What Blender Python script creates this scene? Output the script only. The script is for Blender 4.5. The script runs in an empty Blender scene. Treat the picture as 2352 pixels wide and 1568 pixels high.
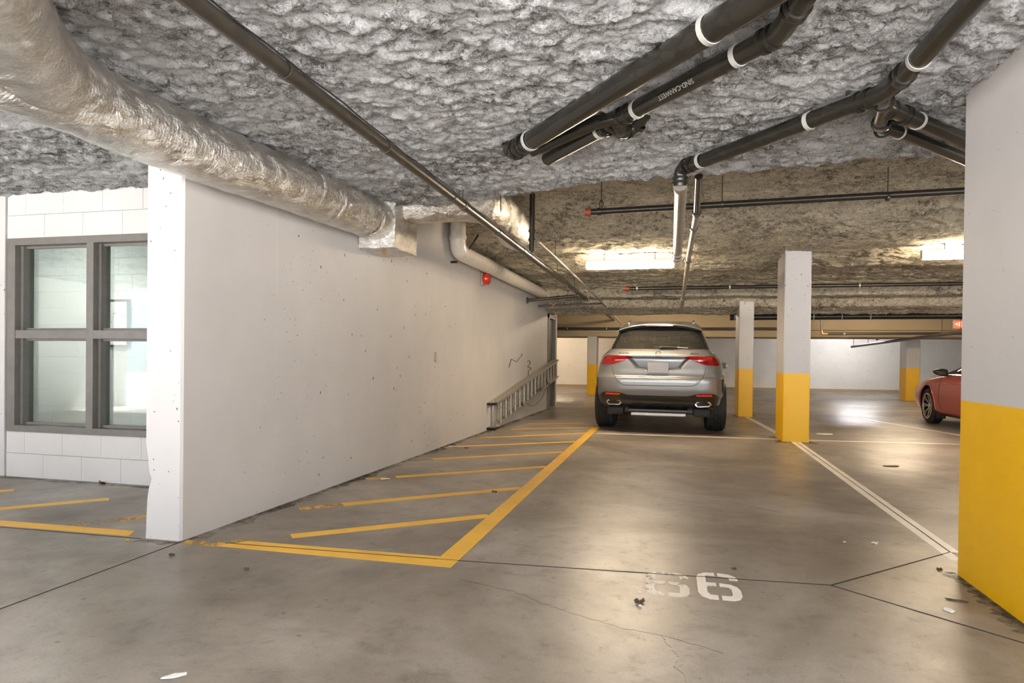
import bpy, bmesh, math, random
import numpy as np
from mathutils import Vector, Matrix

rng = random.Random(7)
sc = bpy.context.scene
COL = sc.collection
PI = math.pi

# ------------------------------------------------------------------ camera, world, exposure
cam_d = bpy.data.cameras.new('camera')
cam = bpy.data.objects.new('camera', cam_d)
COL.objects.link(cam)
cam.matrix_world = Matrix(((0.971619, -0.013843, 0.236145, 0.0),
                           (0.236241, 0.005725, -0.971678, 0.0),
                           (0.012099, 0.999888, 0.008833, 1.07),
                           (0, 0, 0, 1)))
cam_d.sensor_width = 36.0
cam_d.lens = 22.959
cam_d.shift_y = 0.02273
cam_d.clip_start = 0.02
cam_d.clip_end = 200
sc.camera = cam

WORLD_POWER = 2.0
w = bpy.data.worlds.new('world')
sc.world = w
w.use_nodes = True
w.node_tree.nodes['Background'].inputs[0].default_value = (0.90, 0.95, 1.0, 1)
w.node_tree.nodes['Background'].inputs[1].default_value = WORLD_POWER

sun_d = bpy.data.lights.new('sun', 'SUN')
sun_d.energy = 30.0
sun_d.angle = math.radians(0.6)
sun_d.color = (1.0, 0.985, 0.985)
sun = bpy.data.objects.new('sun', sun_d)
COL.objects.link(sun)
sun.rotation_euler = (math.radians(28), 0, math.radians(6))

sc.view_settings.view_transform = 'Standard'
sc.view_settings.look = 'None'
sc.view_settings.gamma = 1.0
sc.view_settings.use_curve_mapping = False
sc.view_settings.exposure = 0.62

LAMP_WARM = (1.0, 0.80, 0.56)
LAMP_COOL = (0.98, 0.96, 0.97)
LAMP_POWER = 105.0

# ------------------------------------------------------------------ materials
MATS = {}


def nodes_of(name):
    m = bpy.data.materials.new(name)
    m.use_nodes = True
    nt = m.node_tree
    return m, nt, nt.nodes['Principled BSDF']


def N(nt, t, **kw):
    n = nt.nodes.new(t)
    for k, v in kw.items():
        if k in n.inputs.keys() if hasattr(n.inputs, 'keys') else False:
            n.inputs[k].default_value = v
        else:
            setattr(n, k, v)
    return n


def noise(nt, scale, detail=4.0, rough=0.55, vec=None, dist=0.0):
    n = nt.nodes.new('ShaderNodeTexNoise')
    n.inputs['Scale'].default_value = scale
    n.inputs['Detail'].default_value = detail
    n.inputs['Roughness'].default_value = rough
    n.inputs['Distortion'].default_value = dist
    if vec is not None:
        nt.links.new(vec, n.inputs['Vector'])
    return n


def ramp(nt, fac, stops):
    r = nt.nodes.new('ShaderNodeValToRGB')
    el = r.color_ramp.elements
    while len(el) < len(stops):
        el.new(0.5)
    for e, (p, c) in zip(el, stops):
        e.position = p
        e.color = (*c, 1) if len(c) == 3 else c
    nt.links.new(fac, r.inputs[0])
    return r


def mixc(nt, fac, a, b, mode='MIX'):
    m = nt.nodes.new('ShaderNodeMix')
    m.data_type = 'RGBA'
    m.blend_type = mode
    for sock, v in ((m.inputs[0], fac), (m.inputs[6], a), (m.inputs[7], b)):
        if isinstance(v, (int, float)):
            sock.default_value = v
        elif isinstance(v, tuple):
            sock.default_value = (*v, 1)
        else:
            nt.links.new(v, sock)
    return m.outputs[2]


def bump(nt, p, height, strength=0.3, dist=0.01):
    b = nt.nodes.new('ShaderNodeBump')
    b.inputs['Strength'].default_value = strength
    b.inputs['Distance'].default_value = dist
    nt.links.new(height, b.inputs['Height'])
    nt.links.new(b.outputs[0], p.inputs['Normal'])
    return b


def wpos(nt):
    g = nt.nodes.new('ShaderNodeNewGeometry')
    return g.outputs['Position']


def mapping(nt, vec, scale):
    m = nt.nodes.new('ShaderNodeMapping')
    m.inputs['Scale'].default_value = scale
    nt.links.new(vec, m.inputs['Vector'])
    return m.outputs[0]


def math_(nt, op, a, b=None):
    m = nt.nodes.new('ShaderNodeMath')
    m.operation = op
    for s, v in ((m.inputs[0], a), (m.inputs[1], b)):
        if v is None:
            continue
        if isinstance(v, (int, float)):
            s.default_value = v
        else:
            nt.links.new(v, s)
    return m.outputs[0]


def plain(name, col, rough=0.5, metal=0.0, var=0.08, scale=12.0, bumpy=0.0, coat=0.0, emit=None, estr=0.0, spec=None):
    if name in MATS:
        return MATS[name]
    m, nt, p = nodes_of(name)
    pos = wpos(nt)
    n = noise(nt, scale, 5.0, 0.6, pos)
    dark = tuple(c * (1 - var * 2) for c in col)
    lite = tuple(min(1.0, c * (1 + var)) for c in col)
    r = ramp(nt, n.outputs[0], [(0.3, dark), (0.7, lite)])
    nt.links.new(r.outputs[0], p.inputs['Base Color'])
    p.inputs['Roughness'].default_value = rough
    p.inputs['Metallic'].default_value = metal
    p.inputs['Coat Weight'].default_value = coat
    p.inputs['Coat Roughness'].default_value = 0.06
    if spec is not None:
        p.inputs['Specular IOR Level'].default_value = spec
    if bumpy:
        n2 = noise(nt, scale * 6, 3.0, 0.6, pos)
        bump(nt, p, n2.outputs[0], bumpy, 0.004)
    if emit:
        p.inputs['Emission Color'].default_value = (*emit, 1)
        p.inputs['Emission Strength'].default_value = estr
    MATS[name] = m
    return m


def pit_mask(nt, pos, scale, thr, rnd):
    v = nt.nodes.new('ShaderNodeTexVoronoi')
    v.inputs['Scale'].default_value = scale
    nt.links.new(pos, v.inputs['Vector'])
    sep = nt.nodes.new('ShaderNodeSeparateColor')
    nt.links.new(v.outputs['Color'], sep.inputs[0])
    r = math_(nt, 'MULTIPLY', sep.outputs[1], thr)
    near = math_(nt, 'LESS_THAN', v.outputs['Distance'], r)
    pick = math_(nt, 'LESS_THAN', sep.outputs[0], rnd)
    return math_(nt, 'MULTIPLY', near, pick)


def painted_concrete(name, col, pits=True, rough=0.6, coarse=0.03):
    m, nt, p = nodes_of(name)
    pos = wpos(nt)
    n = noise(nt, 1.3, 6.0, 0.6, pos)
    base = ramp(nt, n.outputs[0], [(0.3, tuple(c * 0.90 for c in col)), (0.65, col)]).outputs[0]
    n3 = noise(nt, 9.0, 5.0, 0.65, pos)
    sm = ramp(nt, n3.outputs[0], [(0.68, (0, 0, 0)), (0.85, (0.35, 0.35, 0.35))]).outputs[0]
    base = mixc(nt, sm, base, (0.42, 0.39, 0.36))
    hgt = noise(nt, 55.0, 4.0, 0.6, pos).outputs[0]
    if pits:
        wob = noise(nt, 40.0, 2.0, 0.5, pos)
        vec = nt.nodes.new('ShaderNodeVectorMath')
        vec.operation = 'MULTIPLY_ADD'
        nt.links.new(wob.outputs['Color'], vec.inputs[0])
        vec.inputs[1].default_value = (0.02, 0.02, 0.03)
        nt.links.new(pos, vec.inputs[2])
        st = mapping(nt, vec.outputs[0], (1.0, 1.0, 0.62))
        a = pit_mask(nt, st, 13.0, 0.125, 0.50)
        b = pit_mask(nt, vec.outputs[0], 30.0, 0.14, 0.28)
        pm = math_(nt, 'MAXIMUM', a, b)
        base = mixc(nt, pm, base, (0.10, 0.085, 0.075))
        hgt = math_(nt, 'SUBTRACT', math_(nt, 'MULTIPLY', hgt, 0.15), pm)
    nt.links.new(base, p.inputs['Base Color'])
    p.inputs['Roughness'].default_value = rough
    bump(nt, p, hgt, 0.35, 0.006)
    MATS[name] = m
    return m


def floor_material():
    m, nt, p = nodes_of('polished_concrete')
    pos = wpos(nt)
    n1 = noise(nt, 0.55, 6.0, 0.6, pos, 0.6)
    n2 = noise(nt, 4.5, 8.0, 0.7, pos, 0.3)
    base = ramp(nt, n1.outputs[0], [(0.34, (0.150, 0.122, 0.096)), (0.48, (0.240, 0.205, 0.170)), (0.62, (0.37, 0.332, 0.290))]).outputs[0]
    det = ramp(nt, n2.outputs[0], [(0.28, (0.60, 0.59, 0.57)), (0.46, (0.98, 0.98, 0.98)), (0.75, (1.18, 1.17, 1.15))]).outputs[0]
    base = mixc(nt, 1.0, base, det, 'MULTIPLY')
    n3 = noise(nt, 130.0, 2.0, 0.5, pos)
    fine = ramp(nt, n3.outputs[0], [(0.3, (0.88, 0.88, 0.88)), (0.7, (1.08, 1.08, 1.08))]).outputs[0]
    base = mixc(nt, 1.0, base, fine, 'MULTIPLY')
    n5 = noise(nt, 15.0, 9.0, 0.75, pos, 0.4)
    gr = ramp(nt, n5.outputs[0], [(0.32, (0.66, 0.64, 0.62)), (0.44, (1.0, 1.0, 1.0))]).outputs[0]
    base = mixc(nt, 1.0, base, gr, 'MULTIPLY')
    wob = noise(nt, 8.0, 3.0, 0.5, pos)
    vec = nt.nodes.new('ShaderNodeVectorMath')
    vec.operation = 'MULTIPLY_ADD'
    nt.links.new(wob.outputs['Color'], vec.inputs[0])
    vec.inputs[1].default_value = (0.05, 0.05, 0.0)
    nt.links.new(pos, vec.inputs[2])
    st2 = pit_mask(nt, vec.outputs[0], 11.0, 0.13, 0.30)
    spots = st2
    base = mixc(nt, math_(nt, 'MULTIPLY', spots, 0.6), base, (0.07, 0.055, 0.045))
    nt.links.new(base, p.inputs['Base Color'])
    n4 = noise(nt, 1.1, 7.0, 0.65, pos, 0.8)
    ro = math_(nt, 'ADD', math_(nt, 'MULTIPLY', math_(nt, 'SUBTRACT', n4.outputs[0], 0.5), 0.35), 0.36)
    nt.links.new(ro, p.inputs['Roughness'])
    p.inputs['Specular IOR Level'].default_value = 0.42
    bump(nt, p, noise(nt, 3.0, 6.0, 0.6, pos).outputs[0], 0.06, 0.02)
    MATS['polished_concrete'] = m
    return m


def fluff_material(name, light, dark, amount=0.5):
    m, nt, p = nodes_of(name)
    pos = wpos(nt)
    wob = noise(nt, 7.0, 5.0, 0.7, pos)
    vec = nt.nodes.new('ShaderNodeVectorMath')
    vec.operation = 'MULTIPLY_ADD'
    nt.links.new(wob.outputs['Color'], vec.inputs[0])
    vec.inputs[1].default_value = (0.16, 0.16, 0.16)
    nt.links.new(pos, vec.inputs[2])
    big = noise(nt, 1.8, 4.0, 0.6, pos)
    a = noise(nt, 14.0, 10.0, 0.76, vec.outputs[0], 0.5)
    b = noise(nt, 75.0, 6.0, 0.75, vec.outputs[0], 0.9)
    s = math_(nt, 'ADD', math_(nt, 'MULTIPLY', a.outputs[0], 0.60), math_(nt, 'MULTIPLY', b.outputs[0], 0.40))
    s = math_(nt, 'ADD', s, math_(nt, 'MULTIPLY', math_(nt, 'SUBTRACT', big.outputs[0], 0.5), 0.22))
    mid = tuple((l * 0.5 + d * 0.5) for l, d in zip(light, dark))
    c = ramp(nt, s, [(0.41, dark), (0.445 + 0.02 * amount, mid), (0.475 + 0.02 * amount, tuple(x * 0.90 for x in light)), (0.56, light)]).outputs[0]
    ve = nt.nodes.new('ShaderNodeTexVoronoi')
    ve.feature = 'DISTANCE_TO_EDGE'
    ve.inputs['Scale'].default_value = 19.0
    wob2 = noise(nt, 30.0, 4.0, 0.7, pos)
    vec2 = nt.nodes.new('ShaderNodeVectorMath')
    vec2.operation = 'MULTIPLY_ADD'
    nt.links.new(wob2.outputs['Color'], vec2.inputs[0])
    vec2.inputs[1].default_value = (0.055, 0.055, 0.055)
    nt.links.new(vec.outputs[0], vec2.inputs[2])
    nt.links.new(vec2.outputs[0], ve.inputs['Vector'])
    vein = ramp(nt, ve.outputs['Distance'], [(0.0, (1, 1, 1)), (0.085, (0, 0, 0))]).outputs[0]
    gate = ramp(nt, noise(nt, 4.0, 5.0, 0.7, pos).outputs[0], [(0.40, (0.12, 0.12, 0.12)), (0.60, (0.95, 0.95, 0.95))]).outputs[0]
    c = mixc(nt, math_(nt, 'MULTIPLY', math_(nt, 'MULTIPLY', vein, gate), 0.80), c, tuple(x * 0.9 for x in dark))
    nt.links.new(c, p.inputs['Base Color'])
    p.inputs['Roughness'].default_value = 1.0
    p.inputs['Specular IOR Level'].default_value = 0.15
    p.inputs['Sheen Weight'].default_value = 0.25
    p.inputs['Sheen Roughness'].default_value = 0.6
    vo = nt.nodes.new('ShaderNodeTexVoronoi')
    vo.inputs['Scale'].default_value = 48.0
    nt.links.new(vec.outputs[0], vo.inputs['Vector'])
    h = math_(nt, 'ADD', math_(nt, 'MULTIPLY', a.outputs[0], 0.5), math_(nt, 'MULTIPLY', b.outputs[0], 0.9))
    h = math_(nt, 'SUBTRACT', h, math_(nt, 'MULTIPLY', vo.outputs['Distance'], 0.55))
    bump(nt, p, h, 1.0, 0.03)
    MATS[name] = m
    return m


def foil_material():
    m, nt, p = nodes_of('aluminium_foil')
    pos = wpos(nt)
    n = noise(nt, 5.0, 4.0, 0.6, pos)
    c = ramp(nt, n.outputs[0], [(0.3, (0.72, 0.70, 0.66)), (0.7, (0.90, 0.88, 0.85))]).outputs[0]
    nt.links.new(c, p.inputs['Base Color'])
    p.inputs['Metallic'].default_value = 1.0
    p.inputs['Roughness'].default_value = 0.20
    a = noise(nt, 18.0, 7.0, 0.7, mapping(nt, pos, (1.0, 0.55, 1.0)), 1.5)
    ribs = noise(nt, 1.0, 4.0, 0.6, mapping(nt, pos, (9.0, 85.0, 9.0)), 0.4)
    where = ramp(nt, noise(nt, 3.5, 3.0, 0.5, pos).outputs[0], [(0.42, (0.15, 0.15, 0.15)), (0.62, (1, 1, 1))]).outputs[0]
    v = nt.nodes.new('ShaderNodeTexVoronoi')
    v.feature = 'DISTANCE_TO_EDGE'
    v.inputs['Scale'].default_value = 30.0
    nt.links.new(mapping(nt, pos, (1.0, 1.8, 1.0)), v.inputs['Vector'])
    h = math_(nt, 'ADD', math_(nt, 'MULTIPLY', a.outputs[0], 0.7), math_(nt, 'MULTIPLY', v.outputs['Distance'], 0.35))
    h = math_(nt, 'ADD', h, math_(nt, 'MULTIPLY', math_(nt, 'MULTIPLY', ribs.outputs[0], where), 0.45))
    bump(nt, p, h, 0.9, 0.022)
    MATS['aluminium_foil'] = m
    return m


def glass_material(name, tint, refl=1.0, dust=0.0):
    m = bpy.data.materials.new(name)
    m.use_nodes = True
    nt = m.node_tree
    nt.nodes.clear()
    out = nt.nodes.new('ShaderNodeOutputMaterial')
    tr = nt.nodes.new('ShaderNodeBsdfTransparent')
    tr.inputs[0].default_value = (*tint, 1)
    gl = nt.nodes.new('ShaderNodeBsdfGlossy')
    gl.inputs['Roughness'].default_value = 0.02
    fr = nt.nodes.new('ShaderNodeFresnel')
    fr.inputs[0].default_value = 1.5
    mx = nt.nodes.new('ShaderNodeMixShader')
    nt.links.new(math_(nt, 'MULTIPLY', fr.outputs[0], refl), mx.inputs[0])
    nt.links.new(tr.outputs[0], mx.inputs[1])
    nt.links.new(gl.outputs[0], mx.inputs[2])
    last = mx.outputs[0]
    if dust:
        df = nt.nodes.new('ShaderNodeBsdfDiffuse')
        df.inputs[0].default_value = (0.62, 0.59, 0.50, 1)
        m2 = nt.nodes.new('ShaderNodeMixShader')
        n = noise(nt, 60.0, 6.0, 0.7, wpos(nt))
        r = ramp(nt, n.outputs[0], [(0.35, (dust * .5,) * 3), (0.7, (dust * 1.6,) * 3)])
        nt.links.new(r.outputs[0], m2.inputs[0])
        nt.links.new(last, m2.inputs[1])
        nt.links.new(df.outputs[0], m2.inputs[2])
        last = m2.outputs[0]
    nt.links.new(last, out.inputs[0])
    MATS[name] = m
    return m


def worn_paint(name, col, wear=0.35, rough=0.45, scale=22.0, soft=0.09, top=1.0):
    """paint with worn-through patches (transparent noise mask)"""
    m, nt, p = nodes_of(name)
    pos = wpos(nt)
    n0 = noise(nt, 3.0, 5.0, 0.6, pos)
    c = ramp(nt, n0.outputs[0], [(0.3, tuple(x * 0.82 for x in col)), (0.65, col)]).outputs[0]
    nt.links.new(c, p.inputs['Base Color'])
    p.inputs['Roughness'].default_value = rough
    n = noise(nt, scale, 8.0, 0.75, pos)
    n2 = noise(nt, 1.6, 3.0, 0.5, pos)
    s = math_(nt, 'ADD', n.outputs[0], math_(nt, 'MULTIPLY', math_(nt, 'SUBTRACT', n2.outputs[0], 0.5), 0.7))
    a = ramp(nt, s, [(wear, (0.0, 0.0, 0.0)), (wear + soft, (top, top, top))]).outputs[0]
    nt.links.new(a, p.inputs['Alpha'])
    MATS[name] = m
    return m


def car_paint(name, col, flake=0.5):
    m, nt, p = nodes_of(name)
    pos = wpos(nt)
    n = noise(nt, 900.0, 1.0, 0.5, pos)
    c = ramp(nt, n.outputs[0], [(0.3, tuple(x * 0.85 for x in col)), (0.7, tuple(min(1, x * 1.12) for x in col))]).outputs[0]
    nt.links.new(c, p.inputs['Base Color'])
    p.inputs['Metallic'].default_value = flake
    p.inputs['Roughness'].default_value = 0.36
    p.inputs['Coat Weight'].default_value = 0.9
    p.inputs['Coat Roughness'].default_value = 0.05
    MATS[name] = m
    return m


FLOOR = floor_material()
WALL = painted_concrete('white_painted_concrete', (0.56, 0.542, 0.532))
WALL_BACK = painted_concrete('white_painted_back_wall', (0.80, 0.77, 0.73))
BLOCK = painted_concrete('white_painted_block', (0.61, 0.595, 0.58), pits=False)
YELLOW = painted_concrete('yellow_safety_paint', (0.90, 0.50, 0.0), pits=False, rough=0.42)
BEAM = painted_concrete('bare_concrete', (0.42, 0.33, 0.20), pits=False)
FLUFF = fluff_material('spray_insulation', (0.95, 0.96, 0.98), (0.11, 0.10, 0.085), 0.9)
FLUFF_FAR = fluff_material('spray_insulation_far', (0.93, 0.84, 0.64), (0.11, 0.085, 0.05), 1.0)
FOIL = foil_material()
GLASS = glass_material('clear_glass', (0.90, 0.95, 0.93), 0.55)
TINT = glass_material('tinted_car_glass', (0.45, 0.45, 0.40), 0.9, 0.045)
CLEARCAR = glass_material('light_car_glass', (0.60, 0.66, 0.60), 1.0)
LINE_Y = worn_paint('yellow_line_paint', (0.92, 0.52, 0.05), 0.24)
LINE_YF = worn_paint('yellow_line_paint_worn', (0.72, 0.42, 0.07), 0.46)
LINE_W = worn_paint('white_line_paint', (0.86, 0.80, 0.70), 0.26)
LINE_WF = worn_paint('white_line_paint_worn', (0.66, 0.61, 0.53), 0.36)
ABS = plain('black_abs_pipe', (0.022, 0.020, 0.016), 0.22, 0.0, 0.15, 9.0, 0.05)
STEELP = plain('black_steel_pipe', (0.032, 0.028, 0.022), 0.32, 0.3, 0.15)
GREYP = plain('grey_pipe', (0.34, 0.31, 0.27), 0.38, 0.3, 0.12)
DGREYP = plain('dark_grey_steel', (0.085, 0.076, 0.062), 0.33, 0.55, 0.1)
STRAP = plain('white_strap', (0.46, 0.45, 0.42), 0.4)
PVC = plain('white_pvc', (0.78, 0.74, 0.66), 0.28)
REDP = plain('red_enamel', (0.62, 0.03, 0.012), 0.25, 0.0, 0.05, coat=0.6)
RUST = plain('rusty_red_cap', (0.28, 0.06, 0.03), 0.55)
COPPER = plain('copper', (0.78, 0.36, 0.20), 0.32, 0.7)
FRAME = plain('grey_painted_steel', (0.155, 0.145, 0.130), 0.42)
DOORM = plain('dark_grey_door_paint', (0.085, 0.078, 0.066), 0.45)
ALU = plain('ladder_aluminium', (0.50, 0.46, 0.40), 0.42, 0.6, 0.15, 30.0)
RUBBER = plain('black_rubber', (0.020, 0.019, 0.017), 0.72, 0.0, 0.2, 40.0)
BLACKP = plain('black_plastic', (0.018, 0.017, 0.015), 0.33)
TRIMB = plain('dark_bumper_plastic', (0.014, 0.013, 0.010), 0.28, 0.0, 0.1, coat=0.3)
CHROME = plain('chrome', (0.82, 0.80, 0.76), 0.10, 1.0, 0.02)
SILVER = car_paint('silver_car_paint', (0.25, 0.25, 0.25), 0.5)
RED = car_paint('red_car_paint', (0.50, 0.075, 0.062), 0.25)
REDGLASS = plain('red_lens', (0.28, 0.004, 0.004), 0.12, 0.0, 0.05, coat=0.3, spec=0.3)
REDBRIGHT = plain('bright_red_lens', (0.85, 0.035, 0.02), 0.12, 0.0, 0.05, coat=1.0)
DARKLENS = plain('dark_red_lens', (0.13, 0.012, 0.010), 0.12, 0.0, 0.05, coat=1.0)
REDMID = plain('mid_red_lens', (0.52, 0.016, 0.012), 0.14, 0.0, 0.05, coat=0.4)
PINKL = plain('pale_red_lens', (0.55, 0.10, 0.09), 0.15, 0.0, 0.05, coat=0.5)
PLATE = plain('grey_plate', (0.27, 0.26, 0.27), 0.4, 0.0, 0.02)
SEAT = plain('dark_leather', (0.030, 0.028, 0.024), 0.5)
WHITEP = plain('white_paper', (0.80, 0.79, 0.75), 0.7)
LEAF = plain('dry_leaf', (0.10, 0.06, 0.03), 0.7, 0.0, 0.3, 60.0)
GRIME = plain('dark_joint_fill', (0.035, 0.030, 0.024), 0.8)
WIRE = plain('black_wire', (0.03, 0.027, 0.024), 0.5)
LAMPBODY = plain('white_lamp_housing', (0.8, 0.8, 0.78), 0.4)
RIMM = plain('alloy_rim', (0.62, 0.58, 0.52), 0.25, 0.85, 0.05)
RIMD = plain('dark_rim_well', (0.018, 0.017, 0.016), 0.5)
GRINT = plain('grey_print', (0.30, 0.29, 0.27), 0.5)
TERRA = plain('brown_foam', (0.32, 0.17, 0.04), 0.8)
UNDER = plain('pale_metal_shield', (0.55, 0.50, 0.44), 0.35, 0.5)


def lamp_mat(name, col, power):
    m, nt, p = nodes_of(name)
    p.inputs['Base Color'].default_value = (*col, 1)
    p.inputs['Emission Color'].default_value = (*col, 1)
    p.inputs['Emission Strength'].default_value = power
    MATS[name] = m
    return m


LWARM = lamp_mat('warm_lamp_diffuser', LAMP_WARM, LAMP_POWER)
LCOOL = lamp_mat('neutral_lamp_diffuser', LAMP_COOL, LAMP_POWER)
LROOM = lamp_mat('room_lamp_diffuser', (0.95, 1.0, 0.96), LAMP_POWER * 1.2)
LFARW = lamp_mat('back_warm_lamp_diffuser', LAMP_WARM, LAMP_POWER * 1.0)
LFARC = lamp_mat('back_white_lamp_diffuser', (0.97, 0.98, 1.0), LAMP_POWER * 1.1)
LDIM = lamp_mat('weak_lamp_diffuser', LAMP_COOL, LAMP_POWER * 0.35)
LEXIT = lamp_mat('lit_exit_face', (1.0, 0.09, 0.03), 1.1)
LEXITL = lamp_mat('lit_exit_letters', (1.0, 0.55, 0.42), 1.8)


# ------------------------------------------------------------------ mesh builder
class MB:
    def __init__(self):
        self.v = []
        self.f = []
        self.mi = []
        self.cur = 0

    def add(self, vs, fs):
        o = len(self.v)
        self.v += [tuple(p) for p in vs]
        for f in fs:
            self.f.append(tuple(i + o for i in f))
            self.mi.append(self.cur)
        return self

    def box(self, x0, x1, y0, y1, z0, z1):
        vs = [(x, y, z) for x in (x0, x1) for y in (y0, y1) for z in (z0, z1)]
        return self.add(vs, [(0, 1, 3, 2), (4, 6, 7, 5), (0, 4, 5, 1), (2, 3, 7, 6), (0, 2, 6, 4), (1, 5, 7, 3)])

    def bevbox(self, x0, x1, y0, y1, z0, z1, b=0.01):
        bm = bmesh.new()
        bmesh.ops.create_cube(bm, size=1.0)
        for v in bm.verts:
            v.co = Vector(((x0 + x1) / 2 + v.co.x * (x1 - x0), (y0 + y1) / 2 + v.co.y * (y1 - y0), (z0 + z1) / 2 + v.co.z * (z1 - z0)))
        bmesh.ops.bevel(bm, geom=bm.edges[:], offset=b, segments=2, affect='EDGES', profile=0.6)
        bm.verts.index_update()
        vs = [v.co.copy() for v in bm.verts]
        fs = [tuple(v.index for v in f.verts) for f in bm.faces]
        bm.free()
        return self.add(vs, fs)

    def frames(self, pts):
        pts = [Vector(p) for p in pts]
        T = []
        for i in range(len(pts)):
            a = pts[max(0, i - 1)]
            b = pts[min(len(pts) - 1, i + 1)]
            d = b - a
            k = 1
            while d.length < 1e-7 and k < len(pts):
                k += 1
                d = pts[min(len(pts) - 1, i + k)] - pts[max(0, i - k)]
            T.append(d.normalized())
        up = Vector((0, 0, 1))
        if abs(T[0].dot(up)) > 0.9:
            up = Vector((1, 0, 0))
        n = (up - T[0] * up.dot(T[0])).normalized()
        out = []
        for i, t in enumerate(T):
            n = (n - t * n.dot(t))
            n.normalize()
            out.append((pts[i], t, n, t.cross(n)))
        return out

    def tube(self, pts, r, seg=14, caps=True, rfun=None):
        fr = self.frames(pts)
        vs = []
        for i, (p, t, n, b) in enumerate(fr):
            rr = r[i] if isinstance(r, (list, tuple)) else r
            for k in range(seg):
                a = 2 * PI * k / seg
                q = rr if rfun is None else rr + rfun(i, a, p)
                vs.append(p + n * (math.cos(a) * q) + b * (math.sin(a) * q))
        fs = []
        for i in range(len(fr) - 1):
            for k in range(seg):
                k2 = (k + 1) % seg
                fs.append((i * seg + k, i * seg + k2, (i + 1) * seg + k2, (i + 1) * seg + k))
        if caps:
            fs.append(tuple(range(seg))[::-1])
            fs.append(tuple((len(fr) - 1) * seg + k for k in range(seg)))
        return self.add(vs, fs)

    def ring(self, p, d, r_in, r_out, h, seg=16):
        """collar round a pipe at p along d"""
        p = Vector(p)
        d = Vector(d).normalized()
        return self.tube([p - d * h / 2, p - d * h / 2, p + d * h / 2, p + d * h / 2], [r_in, r_out, r_out, r_in], seg, False)

    def poly(self, pts, z0, z1):
        """prism of a plan polygon"""
        n = len(pts)
        a = sum(pts[i][0] * pts[(i + 1) % n][1] - pts[(i + 1) % n][0] * pts[i][1] for i in range(n))
        if a < 0:
            pts = pts[::-1]
        vs = [(x, y, z0) for x, y in pts] + [(x, y, z1) for x, y in pts]
        fs = [tuple(range(n))[::-1], tuple(range(n, 2 * n))]
        fs += [(i, (i + 1) % n, n + (i + 1) % n, n + i) for i in range(n)]
        return self.add(vs, fs)

    def xform(self, M):
        self.v = [tuple(M @ Vector(p)) for p in self.v]
        return self

    def build(self, name, mats, parent=None, smooth=False, angle=35):
        me = bpy.data.meshes.new(name)
        me.from_pydata(self.v, [], self.f)
        if not isinstance(mats, (list, tuple)):
            mats = [mats]
        for m in mats:
            me.materials.append(m)
        if len(mats) > 1:
            me.polygons.foreach_set('material_index', self.mi)
        if smooth:
            me.shade_smooth()
            if angle is not None and angle < 180:
                me.set_sharp_from_angle(angle=math.radians(angle))
        o = bpy.data.objects.new(name, me)
        COL.objects.link(o)
        if parent is not None:
            o.parent = parent
        return o


def tag(o, label=None, cat=None, group=None, kind=None):
    if label:
        o['label'] = label
    if cat:
        o['category'] = cat
    if group:
        o['group'] = group
    if kind:
        o['kind'] = kind
    return o


def thing(name, label, cat, loc=(0, 0, 0), group=None, rotz=0.0):
    o = bpy.data.objects.new(name, None)
    o.empty_display_size = 0.1
    COL.objects.link(o)
    o.location = loc
    o.rotation_euler = (0, 0, rotz)
    tag(o, label, cat, group)
    return o


def struct(o):
    o['kind'] = 'structure'
    return o


def arcpath(pts, R=0.08, n=6):
    """polyline with rounded corners"""
    pts = [Vector(p) for p in pts]
    out = [pts[0]]
    for i in range(1, len(pts) - 1):
        a, b, c = pts[i - 1], pts[i], pts[i + 1]
        d1 = (a - b)
        d2 = (c - b)
        r = min(R, d1.length * 0.45, d2.length * 0.45)
        p1 = b + d1.normalized() * r
        p2 = b + d2.normalized() * r
        for k in range(n + 1):
            t = k / n
            out.append(p1 * (1 - t) ** 2 + b * 2 * t * (1 - t) + p2 * t ** 2)
    out.append(pts[-1])
    return out


# ------------------------------------------------------------------ numpy gradient noise
_r = np.random.RandomState(3)
_perm = _r.permutation(1024)
_grad = _r.normal(size=(1024, 3))
_grad /= np.linalg.norm(_grad, axis=1)[:, None]


def perlin(x, y, z):
    xi, yi, zi = np.floor(x).astype(int), np.floor(y).astype(int), np.floor(z).astype(int)
    xf, yf, zf = x - xi, y - yi, z - zi

    def fade(t):
        return t * t * t * (t * (t * 6 - 15) + 10)
    u, v, q = fade(xf), fade(yf), fade(zf)

    def g(dx, dy, dz):
        h = _perm[(_perm[(_perm[(xi + dx) & 1023] + yi + dy) & 1023] + zi + dz) & 1023]
        G = _grad[h]
        return G[..., 0] * (xf - dx) + G[..., 1] * (yf - dy) + G[..., 2] * (zf - dz)
    a = g(0, 0, 0) * (1 - u) + g(1, 0, 0) * u
    b = g(0, 1, 0) * (1 - u) + g(1, 1, 0) * u
    c = g(0, 0, 1) * (1 - u) + g(1, 0, 1) * u
    d = g(0, 1, 1) * (1 - u) + g(1, 1, 1) * u
    return (a * (1 - v) + b * v) * (1 - q) + (c * (1 - v) + d * v) * q


_cell = _r.rand(512, 512, 3)


def domes(x, y):
    """rounded clumps: one dome per jittered cell, each with a height of its own"""
    xi, yi = np.floor(x).astype(int), np.floor(y).astype(int)
    best = np.full(x.shape, 9.0)
    hgt = np.zeros(x.shape)
    for i in (-1, 0, 1):
        for j in (-1, 0, 1):
            c = _cell[(xi + i) & 511, (yi + j) & 511]
            d = (xi + i + c[..., 0] - x) ** 2 + (yi + j + c[..., 1] - y) ** 2
            m = d < best
            best = np.where(m, d, best)
            hgt = np.where(m, c[..., 2], hgt)
    return np.clip(1.0 - best * 1.15, 0, 1) * (0.45 + 0.55 * hgt)


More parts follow.
